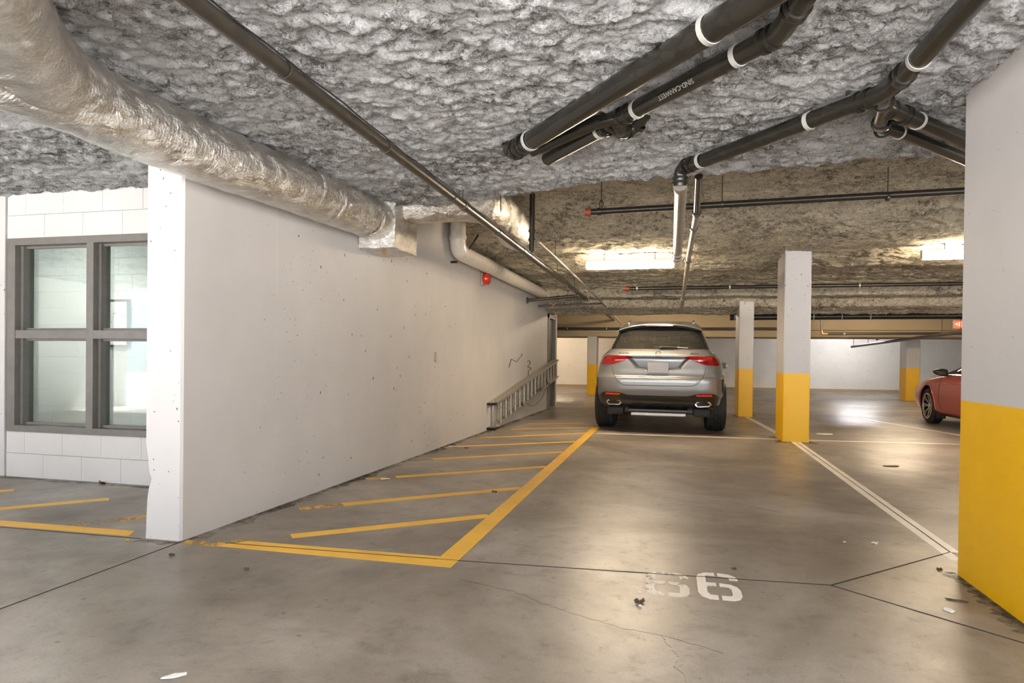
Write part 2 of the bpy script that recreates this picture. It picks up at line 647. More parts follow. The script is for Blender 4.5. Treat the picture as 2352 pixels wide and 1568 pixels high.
def fluff(x, y, z, amp=1.0, fine=True):
    """cottony clumps hanging out of the surface"""
    wx = perlin(x * 6, y * 6, z * 3 + 7) * 0.10 + perlin(x * 23, y * 23, z * 9 + 3) * 0.022
    wy = perlin(x * 6 + 31, y * 6, z * 3) * 0.10 + perlin(x * 23 + 11, y * 23, z * 9) * 0.022
    u, v = x + wx, y + z + wy
    d = perlin(x * 1.1, y * 1.1, z * 1.1) * 0.030
    d += domes(u * 5.5, v * 5.5) * 0.030
    d += domes(u * 12 + 40, v * 12) * 0.030
    d += domes(u * 23, v * 23 + 70) * 0.020
    if fine:
        d += perlin(x * 38, y * 38, z * 38) * 0.010
        d += perlin(x * 64, y * 64, z * 60) * 0.008
    return d * amp


def grid_mesh(name, X, Y, Z, mat, parent=None, smooth=True):
    nr, nc = X.shape
    me = bpy.data.meshes.new(name)
    V = np.stack([X, Y, Z], -1).reshape(-1, 3)
    idx = np.arange(nr * nc).reshape(nr, nc)
    F = np.stack([idx[:-1, :-1], idx[1:, :-1], idx[1:, 1:], idx[:-1, 1:]], -1).reshape(-1, 4)
    me.vertices.add(len(V))
    me.vertices.foreach_set('co', V.ravel())
    me.loops.add(F.size)
    me.loops.foreach_set('vertex_index', F.ravel().astype(np.int32))
    me.polygons.add(len(F))
    me.polygons.foreach_set('loop_start', (np.arange(len(F)) * 4).astype(np.int32))
    me.update(calc_edges=True)
    me.validate()
    me.materials.append(mat)
    if smooth:
        me.shade_smooth()
    o = bpy.data.objects.new(name, me)
    COL.objects.link(o)
    if parent is not None:
        o.parent = parent
    return o


# ------------------------------------------------------------------ wall line of the long concrete wall
def WX(y):
    return -2.72 + 0.0115 * (y - 3.19)


WALL_Y0, WALL_Y1 = 3.19, 15.03
DOOR_Y0, DOOR_Y1 = 13.95, 14.80

# ------------------------------------------------------------------ floor: slabs parted by saw cuts
fl = MB().box(-11, 16, -2.2, 30, -0.30, -0.012).build('floor', GRIME)
struct(fl)
G = 0.0035
slabs = [
    [(-11, -2.2), (-2.70 - G, -2.2), (-2.71 - G, 3.17), (-2.73, 3.175 - G), (-4.05, 3.15 - G), (-11, 3.07 - G)],
    [(-11, 3.07 + G), (-4.05, 3.15 + G), (-2.73, 3.175 + G), (-2.73, 30), (-11, 30)],
    [(-2.70 + G, -2.2), (1.34, -2.2), (1.34 - G, 2.90 - G), (0.763 - G, 3.41 - G), (-1.06, 3.285 - G), (-2.71 + G, 3.22 - G)],
    [(1.34 + G, 2.90), (0.763 + G * 2, 3.41), (1.56, 4.195 - G), (2.30, 3.41), (1.60, 2.72)],
    [(-2.73, 3.22 + G), (-1.06, 3.285 + G), (0.763 - G, 3.41 + G), (1.56 - G, 4.20), (1.655 - G, 9.4), (1.655 - G, 30), (-2.73, 30)],
    [(1.34 + G, -2.2), (16, -2.2), (16, 30), (1.655 + G, 30), (1.655 + G, 9.4), (1.56 + G, 4.20), (2.30 + G, 3.41), (1.60, 2.72 - G), (1.34 + G, 2.90 - G * 2)],
]
for s in slabs:
    MB().poly(s, -0.012, 0.0).build('slab', FLOOR, fl)


def strip(name, a, b, wd, mat, z=0.0012, ends=None):
    a = Vector((*a, 0))
    b = Vector((*b, 0))
    n = Vector((-(b - a).y, (b - a).x, 0)).normalized() * wd / 2
    mb = MB()
    mb.poly([(a - n)[:2], (b - n)[:2], (b + n)[:2], (a + n)[:2]], 0.0002, z)
    return mb.build(name, mat, fl)


strip('yellow_line', (-1.135, 3.168), (-1.14, 10.42), 0.115, LINE_Y, 0.0016)
MB().poly([(-2.48, 3.165), (-1.08, 3.165), (-1.15, 3.275), (-2.42, 3.224)], 0.0002, 0.0014).build('yellow_line', LINE_Y, fl)
MB().poly([(-2.40, 3.238), (-1.19, 3.286), (-1.19, 3.325), (-2.36, 3.30)], 0.0002, 0.0014).build('yellow_line', LINE_Y, fl)
strip('yellow_line', (-2.70, 3.19), (-2.45, 3.19), 0.07, LINE_YF)
for a, b, f in [((-2.18, 3.46), (-1.19, 4.285), (-2.50, 3.19)), ((-2.30, 4.31), (-1.19, 5.29), (-2.52, 4.10)), ((-2.38, 5.44), (-1.19, 6.41), (-2.58, 5.26)),
                ((-2.44, 6.52), (-1.19, 7.49), (-2.60, 6.34)), ((-2.51, 7.54), (-1.19, 8.50), (-2.62, 7.42)), ((-2.42, 8.53), (-1.19, 9.53), (-2.60, 8.38)),
                ((-2.34, 9.63), (-1.19, 10.46), (-2.56, 9.45)), ((-2.27, 10.58), (-1.41, 11.06), (-2.5, 10.4))]:
    strip('yellow_hatch_line', a, b, 0.10, LINE_Y, 0.0010)
    strip('yellow_hatch_line', f, a, 0.10, LINE_YF, 0.0010)
# hatching left of the wall end
MB().poly([(-5.6, 3.10), (-4.02, 3.175), (-3.09, 3.20), (-3.14, 3.30), (-4.13, 3.275), (-5.6, 3.20)], 0.0002, 0.0014).build('yellow_line', LINE_Y, fl)
strip('yellow_hatch_line', (-4.66, 3.31), (-4.02, 3.98), 0.10, LINE_Y, 0.0010)
strip('yellow_hatch_line', (-5.60, 3.45), (-4.97, 4.03), 0.10, LINE_Y, 0.0010)
strip('yellow_hatch_line', (-3.64, 3.28), (-3.30, 3.66), 0.10, LINE_YF, 0.0010)
strip('white_line', (-1.04, 9.56), (1.47, 9.69), 0.10, LINE_W, 0.0011)
strip('white_line', (1.83, 9.70), (3.78, 9.92), 0.10, LINE_W, 0.0011)
strip('white_line', (1.530, 4.02), (1.617, 9.42), 0.058, LINE_W, 0.0012)
strip('white_line', (1.590, 4.20), (1.682, 9.42), 0.046, LINE_W, 0.0012)
strip('white_line', (1.59, 10.15), (1.45, 13.40), 0.09, LINE_W, 0.0012)
strip('white_line', (3.60, 13.9), (4.33, 10.9), 0.09, LINE_W, 0.0012)
strip('white_line', (6.15, 26.4), (6.85, 22.2), 0.08, LINE_WF, 0.0012)

six = [[(.45, 1), (.2, .98), (.05, .90), (0, .79), (0, .22), (.08, .08), (.25, 0), (.45, 0), (.45, .15), (.28, .16), (.22, .24), (.22, .42), (.27, .47), (.45, .47), (.45, .6), (.22, .6), (.22, .87), (.45, .87)],
       [(.53, .6), (.8, .57), (.94, .49), (1, .37), (1, .17), (.93, .05), (.8, 0), (.53, 0), (.53, .15), (.74, .15), (.79, .2), (.79, .39), (.73, .46), (.53, .47)],
       [(.53, 1), (.8, .97), (.95, .89), (1, .79), (1, .73), (.8, .73), (.78, .84), (.53, .87)]]
for (x0, y0, wd, hh, mat) in [(-0.105, 3.045, 0.205, 0.345, LINE_WF), (0.138, 3.06, 0.195, 0.385, LINE_W)]:
    for pc in six:
        MB().poly([(x0 + px * wd, y0 + py * hh + 0.03 * px * wd) for px, py in pc], 0.0002, 0.0010).build('painted_digit_piece', mat, fl)

# dark sealant standing in the saw cuts
def sealant(*pts):
    for a, b in zip(pts[:-1], pts[1:]):
        strip('joint_sealant', a, b, 0.0065, GRIME, 0.0019)


sealant((-5.6, 3.11), (-4.05, 3.15), (-2.98, 3.172))
sealant((-2.45, 3.23), (-1.06, 3.285), (0.763, 3.41), (1.558, 4.195))
sealant((0.763, 3.41), (1.34, 2.90), (1.60, 2.72))
sealant((1.56, 4.20), (1.652, 9.4))
sealant((-2.70, -1.0), (-2.71, 3.15))
# thin wandering cracks (real gaps drawn as slim dark fillets)
for pts in [[(-0.97, 3.01), (-0.69, 2.92), (-0.53, 2.81), (-0.36, 2.72), (-0.19, 2.64), (0.0, 2.60), (0.25, 2.48)],
            [(-0.02, 2.62), (0.0, 2.53), (0.04, 2.44), (0.03, 2.35), (0.07, 2.25), (0.06, 2.1), (0.1, 1.9)],
            [(-0.75, 6.0), (-0.2, 5.55), (0.15, 5.6), (0.5, 5.2), (0.85, 4.9)]]:
    P = []
    for (a, b) in zip(pts[:-1], pts[1:]):
        for k in range(6):
            t = k / 6
            P.append((a[0] + (b[0] - a[0]) * t + rng.uniform(-.006, .006), a[1] + (b[1] - a[1]) * t + rng.uniform(-.008, .008)))
    L = [(x, y - rng.uniform(.0006, .0018)) for x, y in P]
    R_ = [(x, y + rng.uniform(.0006, .0018)) for x, y in P]
    mb = MB()
    for i in range(len(P) - 1):
        mb.poly([L[i], L[i + 1], R_[i + 1], R_[i]], 0.0001, 0.0005)
    mb.build('crack', GRIME, fl)

# ------------------------------------------------------------------ long concrete wall with a chipped end
def wall_left():
    zs = [0, 0.05, 0.11, 0.18, 0.24, 0.30, 0.35, 0.40, 0.46, 0.55, 0.8, 1.2, 1.8, 2.4, 2.98]
    chip = {0.05: 0.004, 0.11: .005, 0.18: .008, 0.24: .012, 0.30: .022, 0.35: .042, 0.40: .020, 0.46: .016}
    rings = []
    for z in zs:
        c = chip.get(z, 0.0)
        y0 = WALL_Y0
        x1 = WX(y0)
        rings.append([(x1 - 0.242 + c, y0, z), (x1 - 0.20, y0, z), (x1 - 0.012, y0, z), (x1, y0 + 0.014, z), (x1 - 0.242, y0 + 0.05 + c * 1.5, z)])
    mb = MB()
    vs, fs = [], []
    # end cap strip
    k = len(zs)
    for r in rings:
        vs += r
    for i in range(k - 1):
        a, b = i * 5, (i + 1) * 5
        fs += [(a, a + 1, b + 1, b), (a + 1, a + 2, b + 2, b + 1), (a + 2, a + 3, b + 3, b + 2), (a + 4, a, b, b + 4)]
    mb.add(vs, fs)
    x1, x2, x3, x4 = WX(WALL_Y0), WX(DOOR_Y0), WX(DOOR_Y1), WX(WALL_Y1)
    ya = WALL_Y0 + 0.014
    # long face up to the door, panel above the door, the short return
    def quad(a, b, c, d):
        mb.add([a, b, c, d], [(0, 1, 2, 3)])
    n = 10
    for i in range(n):
        y0 = ya + (DOOR_Y0 - ya) * i / n
        y1 = ya + (DOOR_Y0 - ya) * (i + 1) / n
        quad((WX(y0) if i else x1, y0, 0), (WX(y1), y1, 0), (WX(y1), y1, 2.98), (WX(y0) if i else x1, y0, 2.98))
    quad((x2, DOOR_Y0, 2.02), (x3, DOOR_Y1, 2.02), (x3, DOOR_Y1, 2.98), (x2, DOOR_Y0, 2.98))
    quad((x3, DOOR_Y1, 0), (x4, WALL_Y1, 0), (x4, WALL_Y1, 2.98), (x3, DOOR_Y1, 2.98))
    t = 0.24
    quad((x2, DOOR_Y0, 0), (x2 - t, DOOR_Y0, 0), (x2 - t, DOOR_Y0, 2.02), (x2, DOOR_Y0, 2.02))
    quad((x3 - t, DOOR_Y1, 0), (x3, DOOR_Y1, 0), (x3, DOOR_Y1, 2.02), (x3 - t, DOOR_Y1, 2.02))
    quad((x2, DOOR_Y0, 2.02), (x2 - t, DOOR_Y0, 2.02), (x3 - t, DOOR_Y1, 2.02), (x3, DOOR_Y1, 2.02))
    quad((x4, WALL_Y1, 0), (x4 - t, WALL_Y1, 0), (x4 - t, WALL_Y1, 2.98), (x4, WALL_Y1, 2.98))
    # back faces
    yb = WALL_Y0 + 0.05
    quad((x2 - t, DOOR_Y0, 0), (x1 - t - .002, yb, 0), (x1 - t - .002, yb, 2.98), (x2 - t, DOOR_Y0, 2.98))
    quad((x4 - t, WALL_Y1, 0), (x3 - t, DOOR_Y1, 0), (x3 - t, DOOR_Y1, 2.98), (x4 - t, WALL_Y1, 2.98))
    quad((x3 - t, DOOR_Y1, 2.02), (x2 - t, DOOR_Y0, 2.02), (x2 - t, DOOR_Y0, 2.98), (x3 - t, DOOR_Y1, 2.98))
    return struct(mb.build('wall_left', WALL))


dw = struct(MB().box(-30, 35, -45, -2.2, -0.3, -0.002).build('floor_added_bounce', WALL_BACK))  # unseen sunlit ground, invented to bounce light up onto the ceiling
wl = wall_left()
# form-panel fins left on the wall face by the shuttering: slim proud ridges
for y in (4.10, 5.45, 6.55, 7.3, 8.6, 9.95):
    MB().box(WX(y) - .002, WX(y) + 0.0008, y - .003, y + .003, 0.02, 2.15).build('form_seam', WALL, wl)
mb = MB()
for i in range(24):
    y0, y1 = 5.9 + i * 0.11, 5.9 + (i + 1) * 0.11
    h = rng.uniform(.002, .006)
    mb.box(WX(y0) - .002, WX(y0) + h, y0, y1, 2.075 - .003, 2.075 + rng.uniform(.002, .008))
mb.build('form_seam', WALL, wl)

# door at the far end of the long wall
d1 = struct(thing('door_1', None, None))
fx = WX(14.4)
mb = MB()
mb.box(fx - .10, fx + .018, DOOR_Y0 - .05, DOOR_Y0 + .05, 0, 2.06)
mb.box(fx - .10, fx + .018, DOOR_Y1 - .05, DOOR_Y1 + .05, 0, 2.06)
mb.box(fx - .10, fx + .018, DOOR_Y0 - .05, DOOR_Y1 + .05, 1.97, 2.06)
mb.build('door_frame', FRAME, d1)
dl = MB().bevbox(fx - .10, fx - .055, DOOR_Y0 + .05, DOOR_Y1 - .05, 0.01, 1.97, .004).build('door_leaf', DOORM, d1)
MB().tube([(fx - .055, 14.15, 1.0), (fx - .01, 14.15, 1.0), (fx - .005, 14.27, 1.0)], .011, 8).build('door_handle', CHROME, dl)

# ------------------------------------------------------------------ block wall with the office window
wb = struct(thing('wall_window_side', None, None))
MB().box(-5.60, -2.95, 4.50, 4.64, 0, 0.41).build('wall_core', BLOCK, wb)
MB().box(-5.60, -2.95, 4.50, 4.64, 2.05, 2.98).build('wall_core', BLOCK, wb)
MB().box(-3.80, -2.95, 4.50, 4.64, 0.41, 2.05).build('wall_core', BLOCK, wb)
bmesh_block = None


def block(x0, x1, z0, z1, y=4.47, parent=wb, depth=0.045, flip=1):
    g = 0.0011
    bm = MB()
    yo = y + flip * rng.uniform(0, .0012)
    bm.bevbox(x0 + g, x1 - g, min(yo, yo + flip * depth), max(yo, yo + flip * depth), z0 + g, z1 - g, 0.0022)
    return bm.build('block', BLOCK, parent)


CH = 0.205
WX0, WX1, WZ0, WZ1 = -5.575, -3.84, 0.395, 2.055
for c in range(13):
    z0, z1 = c * CH, (c + 1) * CH
    off = (0.0 if c % 2 == 0 else 0.20)
    x = -5.60
    xs = [x]
    first = 0.40 - off if off else 0.40
    x += first
    while x < -2.97:
        xs.append(x)
        x += 0.40
    xs.append(-2.965)
    for a, b in zip(xs[:-1], xs[1:]):
        if b - a < 0.02:
            continue
        inwin = z0 > WZ0 - 0.02 and z1 < WZ1 + 0.02
        if inwin:
            if a >= WX1 - 0.02:
                block(a, b, z0, z1)
            elif b > WX1 + 0.03:
                block(WX1, b, z0, z1)
        else:
            block(a, b, z0, z1)
# pilaster left of the block wall and the rest of that wall
struct(MB().bevbox(-11, -5.605, 4.455, 4.70, 0, 2.98, .008).build('wall_far_left', WALL))

win = struct(thing('window_1', None, None))
mb = MB()
fy0, fy1 = 4.452, 4.60
mb.box(WX0, WX0 + .085, fy0, fy1, WZ0, WZ1)
mb.box(WX1 - .085, WX1, fy0, fy1, WZ0, WZ1)
mb.box(WX0 + .085, WX1 - .085, fy0, fy1, WZ1 - .06, WZ1)
mb.box(WX0 + .085, WX1 - .085, fy0, fy1, WZ0, WZ0 + .055)
# inner stops
for (a, b) in ((WX0 + .085, WX0 + .115), (WX1 - .115, WX1 - .085)):
    mb.box(a, b, fy0 + .05, fy1, WZ0 + .055, WZ1 - .06)
mb.build('window_frame', FRAME, win)
MXC = -4.708
mu = MB()
mu.box(MXC - .035, MXC + .035, fy0 + .004, fy1, WZ0 + .055, WZ1 - .06)
mu.box(MXC - .062, MXC + .062, fy0 + .055, fy1, WZ0 + .055, WZ1 - .06)
mu.build('mullion', FRAME, win)
TZ = 1.232
for (a, b) in ((WX0 + .085, MXC - .035), (MXC + .035, WX1 - .085)):
    MB().box(a, b, fy0 + .006, fy1, TZ - .035, TZ + .035).build('transom', FRAME, win)
for (a, b) in ((WX0 + .115, MXC - .062), (MXC + .062, WX1 - .115)):
    for (c, d) in ((WZ0 + .055, TZ - .035), (TZ + .035, WZ1 - .06)):
        MB().box(a - .004, b + .004, 4.555, 4.561, c - .004, d + .004).build('pane', GLASS, win)
        b2 = MB()
        b2.box(a, b, 4.53, 4.555, c, c + .022)
        b2.box(a, b, 4.53, 4.555, d - .018, d)
        b2.build('glazing_bead', FRAME, win)

# room behind the window
ro = struct(thing('wall_room_behind_window', None, None))
MB().box(-9.2, -2.97, 6.70, 6.85, 0, 2.98).build('wall_core', WALL, ro)
for c in range(13):
    z0, z1 = c * CH, (c + 1) * CH
    x = -9.0 + (0.2 if c % 2 else 0)
    while x < -5.4:
        block(x, x + 0.40, z0, z1, 6.655, ro)
        x += 0.40
MB().box(-9.2, -9.0, 4.70, 6.85, 0, 2.98).build('side_wall', WALL, ro)
MB().box(-3.05, -2.965, 4.65, 6.85, 0, 2.98).build('side_wall', WALL, ro)
MB().box(-9.2, -2.965, 4.65, 6.85, 2.60, 2.70).build('room_ceiling', LAMPBODY, ro)

nb = thing('notice_board', 'dark framed white notice with small printed marks seen through the window', 'notice board', (-6.72, 6.645, 1.45))
mb = MB()
for (a, b, c, d) in ((-.30, .30, .265, .29), (-.30, .30, -.29, -.265), (-.30, -.275, -.265, .265), (.275, .30, -.265, .265)):
    mb.box(a, b, -.025, 0, c, d)
mb.build('frame', BLACKP, nb)
MB().box(-.275, .275, -.012, 0, -.265, .265).build('sheet', WHITEP, nb)
mb = MB()
for k in range(26):
    x = rng.uniform(-.2, .22)
    z = rng.uniform(-.20, .16)
    mb.box(x, x + rng.uniform(.01, .05), -.0135, -.0118, z, z + .008)
tag(mb.build('print', GRINT, nb), kind='stuff')

# ------------------------------------------------------------------ outer walls
ang = math.atan2(2.2, 22.0)
wbk = MB().box(-8, 18, 0, 0.25, 0, 3.0)
wbk.xform(Matrix.Translation((-0.0, 25.95, 0)) @ Matrix.Rotation(ang * 0.9, 4, 'Z'))
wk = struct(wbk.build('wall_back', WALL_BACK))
struct(MB().box(14.6, 14.8, -2.2, 29.5, 0, 3.0).build('wall_right', WALL_BACK))
struct(MB().box(-11.2, -11, -2.2, 5, 0, 3.0).build('wall_outer_left', WALL))
bb = MB().box(-8, 18, -0.03, -0.001, 0, 0.10)
bb.xform(Matrix.Translation((-0.0, 25.95, 0)) @ Matrix.Rotation(ang * 0.9, 4, 'Z'))
struct(bb.build('baseboard_back', BEAM))
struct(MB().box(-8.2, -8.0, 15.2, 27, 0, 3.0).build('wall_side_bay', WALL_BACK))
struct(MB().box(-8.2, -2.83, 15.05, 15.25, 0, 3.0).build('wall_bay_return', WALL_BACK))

# ------------------------------------------------------------------ ceiling
ce = struct(MB().box(-11, 16, -2.2, 30, 3.0, 3.2).build('ceiling', BEAM))


def edge_y(x):
    return np.interp(x, [-7, -3.0, -2.2, -1.62, -1.23, -0.83, -0.47, 0.0, 0.93, 1.29, 1.9, 2.6, 6],
                     [5.75, 5.75, 5.62, 5.50, 5.36, 5.17, 5.05, 5.01, 4.95, 4.86, 4.95, 5.05, 5.1])


def near_ceiling():
    xs = np.concatenate([np.linspace(-11, -6.2, 30, endpoint=False), np.linspace(-6.2, 2.7, 594), np.linspace(2.75, 6.5, 60), np.linspace(6.7, 14.6, 40)])
    rows = np.concatenate([np.linspace(-2.2, 1.2, 40, endpoint=False), np.linspace(1.2, 5.0, 253, endpoint=False)])
    ey = edge_y(xs)
    Xs, Ys, Zs = [], [], []
    zb = 2.475
    for r in rows:
        y = np.where(r < 1.2, r, 1.2 + (r - 1.2) / 3.8 * (ey - 0.07 - 1.2))
        d = fluff(xs, y, np.zeros_like(xs), 1.0)
        Xs.append(xs)
        Ys.append(y)
        Zs.append(zb - d)
    for k in range(1, 9):                       # rounded lip
        a = k / 8 * PI / 2
        y = ey - 0.07 + 0.07 * math.sin(a)
        z = zb + 0.07 - 0.07 * math.cos(a)
        d = fluff(xs, y, np.full_like(xs, z), 1.0 - 0.6 * k / 8)
        Xs.append(xs)
        Ys.append(y + d * 0.5 * math.sin(a))
        Zs.append(z - d * math.cos(a))
    for k in range(1, 12):                      # end face going up
        z = zb + 0.07 + k / 11 * 0.50
        y = ey
        d = fluff(xs, y, np.full_like(xs, z), 0.4)
        Xs.append(xs)
        Ys.append(y + d * 0.5)
        Zs.append(np.full_like(xs, z))
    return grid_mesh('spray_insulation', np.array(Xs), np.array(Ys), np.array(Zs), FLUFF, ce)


near_ceiling()


def far_ceiling():
    xs = np.concatenate([np.linspace(-2.75, 7.0, 330), np.linspace(7.15, 14.6, 50)])
    ys = np.concatenate([np.linspace(4.85, 9.5, 170), np.linspace(9.54, 12.45, 90), np.linspace(12.48, 14.6, 150), np.linspace(14.7, 20.1, 60)])
    zt = np.interp(ys, [4.8, 5.6, 6.4, 7.3, 7.75, 8.2, 8.7, 9.6, 10.6, 11.3, 11.9, 12.5, 12.88, 12.98, 13.30, 13.40, 13.50, 13.85, 14.1, 14.25, 14.5, 14.8, 16.0, 20.2],
                   [2.88, 2.84, 2.90, 2.88, 2.70, 2.60, 2.57, 2.58, 2.52, 2.57, 2.56, 2.53, 2.48, 2.33, 2.32, 2.31, 2.16, 2.11, 2.06, 2.07, 2.14, 2.62, 2.55, 2.50])
    # soften
    for _ in range(3):
        zt[1:-1] = (zt[:-2] + 2 * zt[1:-1] + zt[2:]) / 4
    X, Y = np.meshgrid(xs, ys)
    Z = np.repeat(zt[:, None], len(xs), 1)
    Z = Z - fluff(X, Y, Z * 0.3, 1.0, True) + 0.03
    # falls towards the long wall at the far left
    Z = Z - 0.0 * X
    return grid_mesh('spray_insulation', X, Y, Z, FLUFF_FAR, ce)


far_ceiling()

gx, gy = np.meshgrid(np.linspace(-8, -2.65, 70), np.linspace(15.25, 20.1, 60))
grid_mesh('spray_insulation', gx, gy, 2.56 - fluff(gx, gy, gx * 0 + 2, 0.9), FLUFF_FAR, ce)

# stepped concrete beam across the back
tb = struct(thing('trim_1', None, None))
MB().bevbox(-7.9, 14.5, 20.0, 21.6, 1.99, 2.52, .012).build('beam_web', BEAM, tb)
MB().bevbox(-7.9, 14.5, 20.06, 21.5, 1.79, 1.985, .012).build('beam_ledge', BEAM, tb)

# ------------------------------------------------------------------ columns
def column(x0, x1, y0, y1, ztop, zy, label, b=0.012):
    t = thing('concrete_column', label, 'column', ((x0 + x1) / 2, (y0 + y1) / 2, 0))
    hx, hy = (x1 - x0) / 2, (y1 - y0) / 2
    def pr(z0, z1):
        m = MB()
        pts = [(-hx + b, -hy), (hx - b, -hy), (hx, -hy + b), (hx, hy - b), (hx - b, hy), (-hx + b, hy), (-hx, hy - b), (-hx, -hy + b)]
        return m.poly(pts, z0, z1)
    pr(zy, ztop).build('white_shaft', WALL, t)
    pr(0, zy).build('yellow_base', YELLOW, t)
    return t


column(1.435, 1.745, 3.09, 3.775, 2.62, 0.888, 'large yellow and white concrete pillar at the right edge, closest to the camera')
column(1.478, 1.812, 9.42, 10.05, 2.70, 0.923, 'tall white column with yellow base standing on the white bay lines, middle of the hall')
column(1.285, 1.562, 13.44, 14.12, 2.40, 0.93, 'white and yellow column just right of the silver car')
column(-2.50, -2.215, 20.08, 20.6, 1.80, 0.93, 'narrow far column between the wall door and the silver car')
column(6.60, 6.96, 21.0, 21.55, 1.80, 0.95, 'far column with yellow base behind the red car')


# dirt gathered along the foot of the walls and columns
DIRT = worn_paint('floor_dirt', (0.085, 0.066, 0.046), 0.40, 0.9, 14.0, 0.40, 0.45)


def dirt_along(a, b, w0, n=14, side=1):
    a, b = Vector((*a, 0)), Vector((*b, 0))
    nrm = Vector((-(b - a).y, (b - a).x, 0)).normalized() * side
    inner, outer = [], []
    for k in range(n + 1):
        p = a.lerp(b, k / n)
        q = p + nrm * w0 * rng.uniform(.5, 1.3)
        inner.append((p.x, p.y))
        outer.append((q.x, q.y))
    mb = MB()
    for k in range(n):
        mb.poly([inner[k], inner[k + 1], outer[k + 1], outer[k]], .0001, .0006)
    return mb.build('floor_dirt', DIRT, fl)


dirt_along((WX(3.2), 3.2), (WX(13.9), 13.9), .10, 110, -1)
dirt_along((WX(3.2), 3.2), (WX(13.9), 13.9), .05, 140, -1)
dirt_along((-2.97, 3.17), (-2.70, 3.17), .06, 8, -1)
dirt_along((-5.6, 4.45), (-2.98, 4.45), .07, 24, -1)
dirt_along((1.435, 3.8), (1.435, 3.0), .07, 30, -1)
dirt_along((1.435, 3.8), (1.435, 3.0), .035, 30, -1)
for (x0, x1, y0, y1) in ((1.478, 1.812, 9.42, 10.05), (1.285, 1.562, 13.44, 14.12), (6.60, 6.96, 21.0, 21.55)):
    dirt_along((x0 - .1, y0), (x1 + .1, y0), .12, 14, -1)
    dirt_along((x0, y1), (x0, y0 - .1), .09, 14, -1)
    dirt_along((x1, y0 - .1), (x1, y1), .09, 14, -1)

# ------------------------------------------------------------------ pipes
def dirv(a, b):
    return (Vector(b) - Vector(a)).normalized()


def lerp(a, b, t):
    return Vector(a) * (1 - t) + Vector(b) * t


def straps(t, items, r, mat=STRAP, name='hanger_strap', h=0.024):
    for p, d in items:
        m = MB()
        m.ring(p, d, r + .0005, r + .005, h, 18)
        m.build(name, mat, t, True)


def couplings(t, items, r, mat, name='coupling', h=0.035, extra=0.009):
    for p, d in items:
        MB().ring(p, d, r * .98, r + extra, h, 18).build(name, mat, t, True)


ZP = 2.372
A, B = (-0.99, 4.00, ZP), (0.62, 2.10, ZP)
t = thing('drain_pipe', 'thick black drain pipe running diagonally under the insulation, upper of the two side by side', 'pipe')
pa = arcpath([(-1.0, 4.06, ZP + .14), (-1.0, 4.02, ZP), (0.75, 1.947, ZP), (0.75, 1.947, 2.8)], .09)
MB().tube(pa, .057, 20).build('pipe', ABS, t, True)
d = dirv(A, B)
straps(t, [(lerp(A, B, .10), d), (lerp(A, B, .695), d)], .057)
couplings(t, [(lerp(A, B, .025), d), (lerp(A, B, .055), d), (Vector((-1.0, 4.035, ZP + .06)), (0, 0, 1)), (lerp(A, B, .068), d)], .057, ABS, h=.018)

t = thing('drain_pipe', 'black drain pipe with printed lettering and a tee, lower of the two side by side', 'pipe')
A, B = (-0.30, 3.575, ZP), (0.40, 2.775, ZP)
MB().tube(arcpath([A, B, (0.456, 2.43, ZP), (0.456, 2.43, 2.8)], .06), .0445, 18).build('pipe', ABS, t, True)
d = dirv(A, B)
br = MB().tube([(-0.80, 4.19, ZP), (-0.30, 3.60, ZP), A], .0400, 16).build('branch_pipe', ABS, t, True)
br2 = MB().tube([(-0.86, 4.03, ZP + .01), (-0.42, 3.60, ZP), (-0.28, 3.55, ZP)], .038, 16).build('branch_pipe', ABS, t, True)
MB().tube(arcpath([(-0.30, 3.58, ZP), (-0.285, 3.70, ZP - .03), (-0.22, 3.74, ZP + .01), (-0.16, 3.68, ZP + .06)], .06), .042, 16).build('tee_outlet', ABS, t, True)
straps(t, [(lerp(A, B, .16), d), (lerp(A, B, .80), d)], .0445)
straps(t, [(lerp((-0.80, 4.19, ZP), (-0.30, 3.60, ZP), .78), dirv((-0.80, 4.19, ZP), (-0.30, 3.60, ZP)))], .040)
couplings(t, [(lerp(A, B, .04), d), (lerp(A, B, .09), d), (lerp(A, B, .93), d), (lerp(A, B, .97), d), (Vector((.4265, 2.61, ZP)), (0.16, -1, 0)), (Vector((.433, 2.57, ZP)), (0.16, -1, 0)),
              (Vector((-.33, 3.63, ZP)), dirv((-0.80, 4.19, ZP), (-0.30, 3.60, ZP))), (Vector((-.37, 3.68, ZP)), dirv((-0.80, 4.19, ZP), (-0.30, 3.60, ZP))),
              (Vector((-.288, 3.67, ZP - .02)), (0.1, 1, -.2)), (Vector((-.25, 3.725, ZP - .005)), (.8, .5, .3)), (Vector((-.20, 3.72, ZP + .02)), (.7, -.6, .5))], .0445, ABS, h=.016)
def text_mesh(name, body, size, extrude, M, mat, parent=None, align='CENTER', shear=0.0):
    cu = bpy.data.curves.new(name, 'FONT')
    cu.body = body
    cu.size = size
    cu.extrude = extrude
    cu.align_x = align
    cu.align_y = 'CENTER'
    cu.shear = shear
    tmp = bpy.data.objects.new(name + '_tmp', cu)
    COL.objects.link(tmp)
    dg = bpy.context.evaluated_depsgraph_get()
    me = bpy.data.meshes.new_from_object(tmp.evaluated_get(dg))
    bpy.data.objects.remove(tmp)
    bpy.data.curves.remove(cu)
    me.transform(M)
    me.materials.clear()
    me.materials.append(mat)
    o = bpy.data.objects.new(name, me)
    COL.objects.link(o)
    if parent is not None:
        o.parent = parent
    return o


def basis(x, y, loc):
    x = Vector(x).normalized()
    y = Vector(y)
    y = (y - x * y.dot(x)).normalized()
    z = x.cross(y)
    return Matrix(((x.x, y.x, z.x, loc[0]), (x.y, y.y, z.y, loc[1]), (x.z, y.z, z.z, loc[2]), (0, 0, 0, 1)))


